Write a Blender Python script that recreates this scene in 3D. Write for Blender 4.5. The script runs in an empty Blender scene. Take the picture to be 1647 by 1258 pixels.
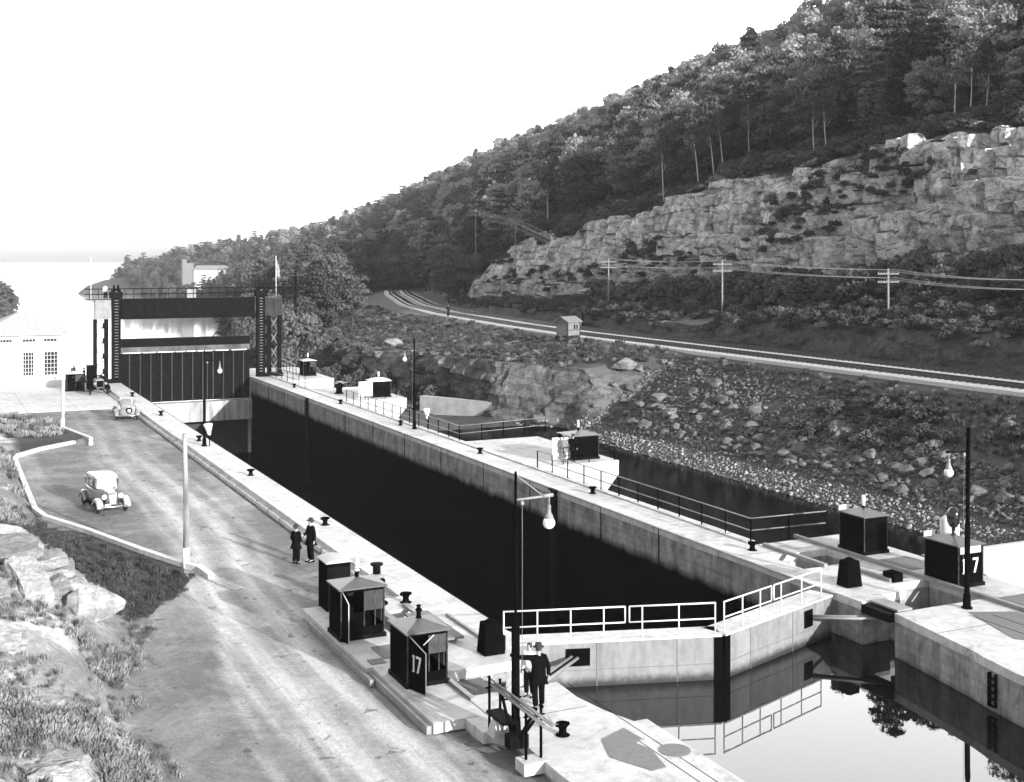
import bpy, math, random
import numpy as np
from mathutils import Vector, Matrix
from math import radians, sin, cos, pi

SC = bpy.context.scene
COL = SC.collection
random.seed(7); rng = np.random.default_rng(7)

# ------------------------------------------------------------ camera, sky, sun, exposure
cam_d = bpy.data.cameras.new('camera'); cam = bpy.data.objects.new('camera', cam_d); COL.objects.link(cam)
cam_d.sensor_width = 36; cam_d.lens = 36 * 1990 / 1647
cam_d.shift_y = -220 / 1647
cam_d.clip_start = 0.5; cam_d.clip_end = 30000
cam.location = (0, 0, 13.1); cam.rotation_euler = (radians(90), 0, -math.atan(953 / 1990))
SC.camera = cam

SUN_EL = radians(14.5); SUN_AZ = math.atan2(0.26, -0.965)      # azimuth measured from +Y towards +X
sun_dir = Vector((sin(SUN_AZ) * cos(SUN_EL), cos(SUN_AZ) * cos(SUN_EL), sin(SUN_EL)))
W = bpy.data.worlds.new("World"); SC.world = W; W.use_nodes = True
wn = W.node_tree.nodes; wl = W.node_tree.links
bg = wn['Background']; bg.inputs[1].default_value = 0.10
sky = wn.new('ShaderNodeTexSky'); sky.sky_type = 'NISHITA'; sky.sun_disc = False
sky.sun_elevation = SUN_EL; sky.sun_rotation = SUN_AZ
sky.dust_density = 3.0; sky.air_density = 1.0; sky.ozone_density = 1.0
bw = wn.new('ShaderNodeHueSaturation'); bw.inputs['Saturation'].default_value = 0.0
wl.new(sky.outputs[0], bw.inputs['Color'])
veil = wn.new('ShaderNodeMix'); veil.data_type = 'RGBA'; veil.inputs[0].default_value = 0.6     # thin bright overcast veil over the clear sky
veil.inputs[7].default_value = (4.6, 4.6, 4.6, 1); wl.new(bw.outputs[0], veil.inputs[6])
# glow patch added to the sky ahead so that the upper pool mirrors white
stc = wn.new('ShaderNodeTexCoord'); sxy = wn.new('ShaderNodeSeparateXYZ'); wl.new(stc.outputs['Generated'], sxy.inputs[0])
def sm(inp, a, b_, c, d):
    x = wn.new('ShaderNodeMapRange'); x.interpolation_type = 'SMOOTHSTEP'
    for i, q in zip((1, 2, 3, 4), (a, b_, c, d)): x.inputs[i].default_value = q
    wl.new(inp, x.inputs[0]); return x.outputs[0]
def mm(op, a, b_):
    x = wn.new('ShaderNodeMath'); x.operation = op
    for i, q in enumerate((a, b_)):
        if isinstance(q, (int, float)): x.inputs[i].default_value = q
        else: wl.new(q, x.inputs[i])
    return x.outputs[0]
dt = wn.new('ShaderNodeVectorMath'); dt.operation = 'DOT_PRODUCT'; dt.inputs[1].default_value = (0.62, 0.785, 0); wl.new(stc.outputs['Generated'], dt.inputs[0])
glow = mm('MULTIPLY', sm(dt.outputs['Value'], .2, .95, 0, 1), mm('MULTIPLY', sm(sxy.outputs[2], .0, .27, .3, 1), sm(sxy.outputs[2], .45, .60, 1, 0)))
gain = mm('ADD', mm('MULTIPLY', glow, 8.5), 1.0)
vs = wn.new('ShaderNodeVectorMath'); vs.operation = 'SCALE'; wl.new(veil.outputs[2], vs.inputs[0]); wl.new(gain, vs.inputs['Scale']); wl.new(vs.outputs[0], bg.inputs[0])
sd = bpy.data.lights.new('sun', 'SUN'); sd.energy = 4.4; sd.angle = radians(0.6); sd.color = (1, 1, 1)
sun = bpy.data.objects.new('sun', sd); COL.objects.link(sun)
sun.rotation_euler = sun_dir.to_track_quat('Z', 'Y').to_euler()
SC.view_settings.view_transform = 'Standard'; SC.view_settings.look = 'None'
SC.view_settings.gamma = 1; SC.view_settings.exposure = 0.78
SC.cycles.use_denoising = True
SC.cycles.max_bounces = 6; SC.cycles.diffuse_bounces = 3; SC.cycles.glossy_bounces = 3
SC.cycles.transmission_bounces = 3; SC.cycles.transparent_max_bounces = 6; SC.cycles.volume_bounces = 1

# ------------------------------------------------------------ noise
def _h(ix, iy, iz, s):
    n = (ix.astype(np.int64) * 374761393 + iy.astype(np.int64) * 668265263 + iz.astype(np.int64) * 2147483647 + s * 974711) & 0xFFFFFFFF
    n = ((n ^ (n >> 13)) * 1274126177) & 0xFFFFFFFF
    n = ((n ^ (n >> 16)) * 2246822519) & 0xFFFFFFFF
    return ((n ^ (n >> 15)) & 0xFFFFFF) / float(0xFFFFFF)
def vn(x, y, z=None, s=0):
    x = np.asarray(x, float); y = np.asarray(y, float) + 0 * x; z = np.zeros_like(x + y) if z is None else np.asarray(z, float) + 0 * x
    x = x + 0 * y
    ix, iy, iz = np.floor(x), np.floor(y), np.floor(z); fx, fy, fz = x - ix, y - iy, z - iz
    fx, fy, fz = [f * f * (3 - 2 * f) for f in (fx, fy, fz)]
    r = 0
    for dx in (0, 1):
        for dy in (0, 1):
            for dz in (0, 1):
                w = (fx if dx else 1 - fx) * (fy if dy else 1 - fy) * (fz if dz else 1 - fz)
                r = r + w * _h(ix + dx, iy + dy, iz + dz, s)
    return r
def fbm(x, y, z=None, s=0, o=4):
    a, r, t = 1.0, 0, 0
    for i in range(o):
        f = 2 ** i; r = r + a * vn(np.asarray(x) * f, np.asarray(y) * f, None if z is None else np.asarray(z) * f, s + i * 17); t += a; a *= .5
    return r / t

# ------------------------------------------------------------ materials (all grey: a black and white photograph)
def g3(v): return (v, v, v, 1)
MATS = {}
def mat(name, v=.5, rough=.8, var=.15, scale=1.0, bump=0., metal=0., spec=.5, detail=6, emit=0, bscale=None, rand=0, trans=0, stretch=None, coat=0):
    if name in MATS: return MATS[name]
    m = bpy.data.materials.new(name); m.use_nodes = True; MATS[name] = m
    n, l = m.node_tree.nodes, m.node_tree.links; b = n['Principled BSDF']
    b.inputs['Roughness'].default_value = rough; b.inputs['Metallic'].default_value = metal
    b.inputs['Specular IOR Level'].default_value = spec; b.inputs['Coat Weight'].default_value = coat
    tc = n.new('ShaderNodeTexCoord'); src = tc.outputs['Object']
    if stretch:
        mp = n.new('ShaderNodeMapping'); mp.inputs['Scale'].default_value = stretch; l.new(src, mp.inputs[0]); src = mp.outputs[0]
    nz = n.new('ShaderNodeTexNoise'); nz.inputs['Scale'].default_value = scale; nz.inputs['Detail'].default_value = detail; nz.inputs['Roughness'].default_value = .65
    l.new(src, nz.inputs['Vector'])
    mr = n.new('ShaderNodeMapRange'); mr.inputs[1].default_value = .3; mr.inputs[2].default_value = .7
    mr.inputs[3].default_value = v * (1 - var); mr.inputs[4].default_value = v * (1 + var); l.new(nz.outputs[0], mr.inputs[0])
    out = mr.outputs[0]
    if rand:
        oi = n.new('ShaderNodeObjectInfo'); r2 = n.new('ShaderNodeMapRange'); r2.inputs[3].default_value = 1 - rand; r2.inputs[4].default_value = 1 + rand
        l.new(oi.outputs['Random'], r2.inputs[0]); mu = n.new('ShaderNodeMath'); mu.operation = 'MULTIPLY'; l.new(out, mu.inputs[0]); l.new(r2.outputs[0], mu.inputs[1]); out = mu.outputs[0]
    l.new(out, b.inputs['Base Color'])
    if bump:
        n2 = n.new('ShaderNodeTexNoise'); n2.inputs['Scale'].default_value = bscale or scale * 6; n2.inputs['Detail'].default_value = 5; l.new(src, n2.inputs['Vector'])
        bp = n.new('ShaderNodeBump'); bp.inputs['Strength'].default_value = bump; bp.inputs['Distance'].default_value = .05; l.new(n2.outputs[0], bp.inputs['Height']); l.new(bp.outputs[0], b.inputs['Normal'])
    if trans:
        t = n.new('ShaderNodeBsdfTranslucent'); mx = n.new('ShaderNodeMixShader'); mx.inputs[0].default_value = trans
        l.new(out, t.inputs['Color']); l.new(b.outputs[0], mx.inputs[1]); l.new(t.outputs[0], mx.inputs[2]); l.new(mx.outputs[0], n['Material Output'].inputs['Surface'])
    if emit:
        b.inputs['Emission Color'].default_value = g3(1); b.inputs['Emission Strength'].default_value = emit
    return m

class NT:
    """small helper to write node maths"""
    def __init__(s, m): s.m = m; s.n = m.node_tree.nodes; s.l = m.node_tree.links
    def add(s, t, **k):
        x = s.n.new(t)
        for a, b in k.items(): setattr(x, a, b)
        return x
    def math(s, op, a, b=0., c=None, clamp=False):
        x = s.add('ShaderNodeMath', operation=op, use_clamp=clamp)
        for i, q in enumerate((a, b) if c is None else (a, b, c)):
            if isinstance(q, (int, float)): x.inputs[i].default_value = q
            else: s.l.new(q, x.inputs[i])
        return x.outputs[0]
    def noise(s, vec, sc, det=5, rough=.6, dist=0):
        x = s.add('ShaderNodeTexNoise'); x.inputs['Scale'].default_value = sc; x.inputs['Detail'].default_value = det; x.inputs['Roughness'].default_value = rough; x.inputs['Distortion'].default_value = dist
        s.l.new(vec, x.inputs['Vector']); return x.outputs[0]
    def rng(s, a, f0, f1, t0, t1, smooth=False):
        x = s.add('ShaderNodeMapRange'); x.interpolation_type = 'SMOOTHSTEP' if smooth else 'LINEAR'
        for i, q in zip((1, 2, 3, 4), (f0, f1, t0, t1)):
            if isinstance(q, (int, float)): x.inputs[i].default_value = q
            else: s.l.new(q, x.inputs[i])
        s.l.new(a, x.inputs[0]); return x.outputs[0]
    def mix(s, f, a, b):
        x = s.add('ShaderNodeMix'); x.data_type = 'FLOAT'
        for i, q in zip((0, 2, 3), (f, a, b)):
            if isinstance(q, (int, float)): x.inputs[i].default_value = q
            else: s.l.new(q, x.inputs[i])
        return x.outputs[0]
    def scalev(s, vec, sc):
        x = s.add('ShaderNodeMapping'); x.inputs['Scale'].default_value = sc; s.l.new(vec, x.inputs[0]); return x.outputs[0]
def newmat(name, rough=.85):
    m = bpy.data.materials.new(name); m.use_nodes = True; MATS[name] = m; t = NT(m)
    b = t.n['Principled BSDF']; b.inputs['Roughness'].default_value = rough
    pos = t.add('ShaderNodeNewGeometry').outputs['Position']
    sx = t.add('ShaderNodeSeparateXYZ'); t.l.new(pos, sx.inputs[0])
    return m, t, b, pos, sx.outputs
def setbump(t, b, h, strength=.5, dist=.05):
    x = t.add('ShaderNodeBump'); x.inputs['Strength'].default_value = strength; x.inputs['Distance'].default_value = dist
    t.l.new(h, x.inputs['Height']); t.l.new(x.outputs[0], b.inputs['Normal'])

def m_paving():
    m, t, b, pos, s = newmat('worn_concrete_paving', .8)
    a = t.noise(pos, .35, 6, .7); c = t.noise(pos, 2.2, 6, .7); d = t.noise(pos, 30, 3, .6)
    v = t.rng(a, .3, .7, .54, .70); v = t.math('MULTIPLY', v, t.rng(c, .25, .6, .72, 1.05)); v = t.math('MULTIPLY', v, t.rng(d, .2, .7, .85, 1.06))
    st = t.noise(pos, .9, 8, .8, .6); v = t.math('MULTIPLY', v, t.rng(st, .32, .47, .5, 1))
    t.l.new(v, b.inputs['Base Color']); setbump(t, b, d, .25, .02); return m
def m_wall():
    m, t, b, pos, s = newmat('board_marked_concrete', .8)
    st = t.scalev(pos, (1, 1, .12)); a = t.noise(st, 1.6, 7, .75); c = t.noise(pos, 1.1, 7, .75, .5); hz = t.scalev(pos, (.15, .15, 6)); e = t.noise(hz, 1.0, 4, .6)
    v = t.rng(a, .3, .66, .15, .46); v = t.math('MULTIPLY', v, t.rng(c, .33, .6, .45, 1.1)); v = t.math('MULTIPLY', v, t.rng(e, .3, .6, .8, 1.08))
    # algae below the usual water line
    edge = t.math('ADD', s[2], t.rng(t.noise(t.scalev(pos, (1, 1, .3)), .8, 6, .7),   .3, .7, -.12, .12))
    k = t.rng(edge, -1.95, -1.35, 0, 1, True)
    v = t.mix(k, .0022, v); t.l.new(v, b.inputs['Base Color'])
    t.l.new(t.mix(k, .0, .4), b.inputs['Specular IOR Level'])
    setbump(t, b, t.math('ADD', a, e), .4, .03); return m
def m_gateplate():
    m, t, b, pos, s = newmat('weathered_gate_plate', .6)
    st = t.scalev(pos, (1, 1, .15)); a = t.noise(st, 2.0, 6, .7); c = t.noise(pos, 3, 6, .7)
    v = t.rng(a, .3, .7, .15, .29); v = t.math('MULTIPLY', v, t.rng(c, .3, .6, .8, 1.05))
    edge = t.math('ADD', s[2], t.rng(c, .3, .7, -.06, .06)); k = t.rng(edge, -1.55, -1.2, 0, 1, True)
    v = t.mix(k, .02, v); t.l.new(v, b.inputs['Base Color']); return m
def m_road():
    m, t, b, pos, s = newmat('oiled_gravel', .95)
    at = t.add('ShaderNodeAttribute', attribute_name='dust').outputs['Fac']
    a = t.noise(pos, .5, 7, .75); c = t.noise(pos, 7, 6, .8); lng = t.noise(t.scalev(pos, (2.2, .12, 1)), 1.3, 5, .7)
    v = t.rng(a, .25, .75, .11, .20); d = t.math('MULTIPLY', t.math('ADD', at, t.rng(t.noise(pos, .33, 7, .8, .6), .42, .62, -.12, .22)), t.rng(lng, .3, .7, .5, 1.15), clamp=True)
    v = t.mix(d, v, .62); v = t.math('MULTIPLY', v, t.rng(c, .25, .7, .65, 1.25)); t.l.new(v, b.inputs['Base Color'])
    f = t.noise(pos, 25, 4, .7); sp = t.noise(pos, 1.7, 3, .5, 1.0); v2 = t.math('MULTIPLY', t.math('MULTIPLY', v, t.rng(sp, .64, .70, 1, .45)), t.rng(f, .3, .65, .7, 1.25)); t.l.new(v2, b.inputs['Base Color'])
    setbump(t, b, f, .8, .04); return m
def m_soil(name, lo, hi, sc=.4, fine=5):
    m, t, b, pos, s = newmat(name, .95)
    a = t.noise(pos, sc, 8, .75); c = t.noise(pos, fine, 6, .8)
    v = t.rng(a, .3, .7, lo, hi); v = t.math('MULTIPLY', v, t.rng(c, .3, .65, .5, 1.35)); t.l.new(v, b.inputs['Base Color'])
    setbump(t, b, c, 1, .15); return m
def m_hill():
    """rock where steep, thin grass and leaf litter where flat"""
    m, t, b, pos, s = newmat('hillside_rock_and_grass', .92)
    nrm = t.add('ShaderNodeSeparateXYZ'); ge = t.add('ShaderNodeNewGeometry'); t.l.new(ge.outputs['Normal'], nrm.inputs[0])
    a = t.noise(pos, .12, 8, .75); c = t.noise(pos, 1.3, 8, .78); fz = t.noise(t.scalev(pos, (.5, .5, 1.0)), 1, 8, .75, .4); cr = t.noise(pos, .55, 7, .7, .8)
    rock = t.rng(fz, .3, .68, .40, .9); rock = t.math('MULTIPLY', rock, t.rng(c, .32, .58, .5, 1.12)); rock = t.math('MULTIPLY', rock, t.rng(cr, .38, .48, .38, 1))
    grass = t.rng(c, .3, .7, .03, .11)
    vo = t.add('ShaderNodeTexVoronoi', feature='DISTANCE_TO_EDGE'); vo.inputs['Scale'].default_value = 1.0; wp = t.add('ShaderNodeVectorMath', operation='ADD'); wn_ = t.add('ShaderNodeTexNoise'); wn_.inputs['Scale'].default_value = .7
    t.l.new(pos, wn_.inputs['Vector']); t.l.new(t.scalev(pos, (.22, .3, .85)), wp.inputs[0]); t.l.new(wn_.outputs['Color'], wp.inputs[1]); t.l.new(wp.outputs[0], vo.inputs['Vector'])
    rock = t.math('MULTIPLY', rock, t.rng(vo.outputs['Distance'], .0, .05, .5, 1))
    vo2 = t.add('ShaderNodeTexVoronoi', feature='DISTANCE_TO_EDGE'); vo2.inputs['Scale'].default_value = 1.0; wp2 = t.add('ShaderNodeVectorMath', operation='ADD'); t.l.new(t.scalev(pos, (.9, 1.1, 2.2)), wp2.inputs[0]); t.l.new(wn_.outputs['Color'], wp2.inputs[1]); t.l.new(wp2.outputs[0], vo2.inputs['Vector'])
    rock = t.math('MULTIPLY', rock, t.rng(vo2.outputs['Distance'], .0, .06, .75, 1))
    tn = t.add('ShaderNodeAttribute', attribute_name='tone').outputs['Fac']; rock = t.math('MULTIPLY', rock, tn)
    k = t.rng(t.math('ADD', nrm.outputs[2], t.rng(a, .3, .7, -.12, .12)), .66, .86, 0, 1, True)
    dl = t.add('ShaderNodeAttribute', attribute_name='pale').outputs['Fac']
    grass = t.mix(dl, grass, t.rng(c, .3, .7, .16, .34))
    v = t.mix(k, rock, grass); t.l.new(v, b.inputs['Base Color']); setbump(t, b, t.math('ADD', fz, c), .8, .2); return m
def m_rockface(name='quarried_rock', lo=.2, hi=.5):
    m, t, b, pos, s = newmat(name, .9)
    fz = t.noise(t.scalev(pos, (.5, .5, 3.5)), 1, 7, .72, .3); c = t.noise(pos, 2.2, 8, .75)
    v = t.rng(fz, .3, .68, lo, hi); v = t.math('MULTIPLY', v, t.rng(c, .3, .6, .5, 1.12)); v = t.math('MULTIPLY', v, t.rng(t.noise(pos, 9, 5, .8), .3, .55, .6, 1.05))
    vo = t.add('ShaderNodeTexVoronoi', feature='DISTANCE_TO_EDGE'); vo.inputs['Scale'].default_value = 1.0; wp = t.add('ShaderNodeVectorMath', operation='ADD'); wn_ = t.add('ShaderNodeTexNoise'); wn_.inputs['Scale'].default_value = 1.1
    t.l.new(pos, wn_.inputs['Vector']); t.l.new(t.scalev(pos, (.5, .5, 1.9)), wp.inputs[0]); t.l.new(wn_.outputs['Color'], wp.inputs[1]); t.l.new(wp.outputs[0], vo.inputs['Vector'])
    v = t.math('MULTIPLY', v, t.rng(vo.outputs['Distance'], .0, .03, .72, 1))
    oi = t.add('ShaderNodeObjectInfo').outputs['Random']; v = t.math('MULTIPLY', v, t.rng(oi, 0, 1, .7, 1.2))
    t.l.new(v, b.inputs['Base Color']); setbump(t, b, t.math('ADD', fz, c), .7, .1); return m
def m_water(name, refl_ior, base, rough, bs, bsc, amp=.02, refl=1):
    m = bpy.data.materials.new(name); m.use_nodes = True; MATS[name] = m; t = NT(m)
    t.n.remove(t.n['Principled BSDF']); d = t.add('ShaderNodeBsdfDiffuse'); d.inputs[0].default_value = g3(base)
    g = t.add('ShaderNodeBsdfGlossy'); g.inputs['Roughness'].default_value = rough; g.inputs[0].default_value = g3(refl)
    fr = t.add('ShaderNodeFresnel'); fr.inputs[0].default_value = refl_ior
    pos = t.add('ShaderNodeNewGeometry').outputs['Position']; h = t.noise(pos, bsc, 4, .6)
    bp = t.add('ShaderNodeBump'); bp.inputs['Strength'].default_value = bs; bp.inputs['Distance'].default_value = amp
    t.l.new(h, bp.inputs['Height'])
    for q in (g, fr): t.l.new(bp.outputs[0], q.inputs['Normal'])
    mx = t.add('ShaderNodeMixShader'); t.l.new(fr.outputs[0], mx.inputs[0]); t.l.new(d.outputs[0], mx.inputs[1]); t.l.new(g.outputs[0], mx.inputs[2])
    t.l.new(mx.outputs[0], t.n['Material Output'].inputs['Surface']); return m
PAVE = m_paving(); WALL = m_wall(); GATEP = m_gateplate(); ROAD = m_road(); HILL = m_hill(); ROCK = m_rockface(); ROCKD = m_rockface('talus_rock', .07, .25); ROCKL = m_rockface('pale_ledge_rock', .2, .46)
PEB = mat('pale_gravel', .29, .9, .25, 1.5, rand=.45)
BLACK = mat('black_enamel_paint', .003, .6, .6, 3, spec=.0)
STEEL = mat('weathered_dark_steel', .006, .7, .7, 2.5, bump=.2, spec=.03)
STEELG = mat('grey_painted_steel', .26, .6, .3, 1.5)
WHITE = mat('white_paint', .78, .5, .07, 4)
WHITEW = mat('weathered_whitewash', .66, .85, .22, 3)
GREYC = mat('dark_cap_sheet_metal', .085, .45, .25, 5)  # one even dark grey for the hut roofs
PLATE = mat('steel_deck_plate', .17, .7, .2, 6, bump=.3)
TIMBER = mat('creosoted_timber', .025, .9, .4, 2, spec=.1, stretch=(1, .2, 1))
WOODG = mat('grey_weathered_board', .19, .9, .25, 4, bump=.3)
GRASSD = m_soil('dark_turf', .018, .05, .5, 4)
GRASSL = m_soil('dry_pale_grass_soil', .16, .36, .5, 4)
BALLAST = mat('pale_ballast', .46, .95, .45, 9, bump=.8, bscale=18)
SUIT = mat('dark_suit_cloth', .005, .9, .3, 8, spec=.0); SKIN = mat('skin', .36, .6, .08, 10); SHIRT = mat('white_shirt_cloth', .75, .85, .05, 8)
GREYCL = mat('grey_work_cloth', .2, .9, .15, 8)

# ------------------------------------------------------------ mesh building
class MB:
    def __init__(s): s.v = []; s.f = []; s.mi = []; s.sm = []; s.k = 0
    def face(s, idx, sm=False): s.f.append(tuple(idx)); s.mi.append(s.k); s.sm.append(sm)
    def add(s, vs, fs, sm=False, M=None):
        o = len(s.v)
        for v in vs:
            v = Vector(v); s.v.append(tuple(M @ v if M else v))
        for f in fs: s.face([o + i for i in f], sm)
        return s
    def box(s, x0, x1, y0, y1, z0, z1, M=None):
        vs = [(x, y, z) for z in (z0, z1) for y in (y0, y1) for x in (x0, x1)]
        return s.add(vs, [(0, 2, 3, 1), (4, 5, 7, 6), (0, 1, 5, 4), (1, 3, 7, 5), (3, 2, 6, 7), (2, 0, 4, 6)], M=M)
    def prism(s, poly, z0, z1, M=None, top=None):
        """poly: CCW list of (x,y); top optionally another list for the upper ring"""
        n = len(poly); t = top or poly
        z0s = z0 if isinstance(z0, (list, tuple)) else [z0] * n; z1s = z1 if isinstance(z1, (list, tuple)) else [z1] * n
        vs = [(p[0], p[1], z0s[i]) for i, p in enumerate(poly)] + [(p[0], p[1], z1s[i]) for i, p in enumerate(t)]
        return s.add(vs, [tuple(range(n))[::-1], tuple(range(n, 2 * n))] + [(i, (i + 1) % n, n + (i + 1) % n, n + i) for i in range(n)], M=M)
    def tube(s, pts, r, n=8, sm=True, cap=True):
        pts = [Vector(p) for p in pts]; rs = r if isinstance(r, (list, tuple)) else [r] * len(pts); o = len(s.v)
        up = None
        for i, p in enumerate(pts):
            d = (pts[min(i + 1, len(pts) - 1)] - pts[max(i - 1, 0)]).normalized()
            if up is None: up = Vector((0, 0, 1)) if abs(d.z) < .9 else Vector((1, 0, 0))
            a = d.cross(up).normalized(); b = a.cross(d).normalized(); up = b
            for k in range(n):
                t = 2 * pi * k / n; s.v.append(tuple(p + (a * cos(t) + b * sin(t)) * rs[i]))
        for i in range(len(pts) - 1):
            for k in range(n): s.face((o + i * n + k, o + i * n + (k + 1) % n, o + (i + 1) * n + (k + 1) % n, o + (i + 1) * n + k), sm)
        if cap:
            s.face([o + k for k in range(n)][::-1]); s.face([o + (len(pts) - 1) * n + k for k in range(n)])
        return s
    def lathe(s, prof, c=(0, 0, 0), n=16, sm=True, M=None):
        o = len(s.v)
        for r, z in prof:
            for k in range(n):
                t = 2 * pi * k / n; v = Vector((c[0] + r * cos(t), c[1] + r * sin(t), c[2] + z)); s.v.append(tuple(M @ v if M else v))
        for i in range(len(prof) - 1):
            for k in range(n): s.face((o + i * n + k, o + i * n + (k + 1) % n, o + (i + 1) * n + (k + 1) % n, o + (i + 1) * n + k), sm)
        s.face([o + k for k in range(n)][::-1]); s.face([o + (len(prof) - 1) * n + k for k in range(n)])
        return s
    def loft(s, rings, sm=True, cap=True):
        o = len(s.v); n = len(rings[0])
        for r in rings: s.v += [tuple(p) for p in r]
        for i in range(len(rings) - 1):
            for k in range(n): s.face((o + i * n + k, o + i * n + (k + 1) % n, o + (i + 1) * n + (k + 1) % n, o + (i + 1) * n + k), sm)
        if cap: s.face([o + k for k in range(n)][::-1], sm); s.face([o + (len(rings) - 1) * n + k for k in range(n)], sm)
        return s
    def build(s, name, mats, parent=None, loc=None):
        me = bpy.data.meshes.new(name); me.from_pydata(s.v, [], s.f); 
        for m in (mats if isinstance(mats, (list, tuple)) else [mats]): me.materials.append(m)
        me.polygons.foreach_set('material_index', s.mi); me.polygons.foreach_set('use_smooth', s.sm)
        import bmesh as _b
        bm = _b.new(); bm.from_mesh(me); _b.ops.recalc_face_normals(bm, faces=bm.faces); bm.to_mesh(me); bm.free()
        ob = bpy.data.objects.new(name, me); COL.objects.link(ob)
        if parent: ob.parent = parent
        if loc: ob.location = loc
        return ob
def bevel(o, w=.02, seg=2):
    m = o.modifiers.new('b', 'BEVEL'); m.width = w; m.segments = seg; m.limit_method = 'ANGLE'; m.angle_limit = radians(40); return o
def tag(o, label, cat, group=None, kind=None):
    o['label'] = label; o['category'] = cat
    if group: o['group'] = group
    if kind: o['kind'] = kind
    return o
def struct(o, label=None):
    o['kind'] = 'structure'
    if label: o['label'] = label; o['category'] = o.name.split('.')[0].replace('_', ' ')
    return o
def thing(name, label, cat, loc=(0, 0, 0), rz=0, group=None):
    o = bpy.data.objects.new(name, None); COL.objects.link(o); o.location = loc; o.rotation_euler = (0, 0, rz); o.empty_display_size = .3
    return tag(o, label, cat, group)
def copy_tree(o, parent=None):
    c = o.copy(); COL.objects.link(c); c.parent = parent
    for ch in list(o.children): copy_tree(ch, c)
    return c
def dup(o, loc, rz, label, scale=None):
    c = copy_tree(o); c.location = loc; c.rotation_euler = (0, 0, rz); c['label'] = label
    if scale: c.scale = (scale,) * 3 if isinstance(scale, (int, float)) else scale
    return c
def npmesh(name, V, F, mats, smooth=False, attrs=None, parent=None, link=True):
    """V (n,3), F (m,4) or (m,3) arrays"""
    me = bpy.data.meshes.new(name); k = F.shape[1]
    me.vertices.add(len(V)); me.vertices.foreach_set('co', np.asarray(V, np.float32).ravel())
    me.loops.add(F.size); me.loops.foreach_set('vertex_index', F.astype(np.int32).ravel())
    me.polygons.add(len(F)); me.polygons.foreach_set('loop_start', np.arange(0, F.size, k, dtype=np.int32))
    me.polygons.foreach_set('use_smooth', np.full(len(F), smooth))
    for m in (mats if isinstance(mats, (list, tuple)) else [mats]): me.materials.append(m)
    for a, d in (attrs or {}).items():
        at = me.attributes.new(a, 'FLOAT', 'POINT'); at.data.foreach_set('value', np.asarray(d, np.float32))
    me.update(calc_edges=True); me.validate()
    ob = bpy.data.objects.new(name, me)
    if link: COL.objects.link(ob)
    if parent: ob.parent = parent
    return ob
def gridfaces(nu, nv):
    i = np.arange(nu * nv).reshape(nu, nv)
    return np.stack([i[:-1, :-1], i[1:, :-1], i[1:, 1:], i[:-1, 1:]], -1).reshape(-1, 4)
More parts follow.
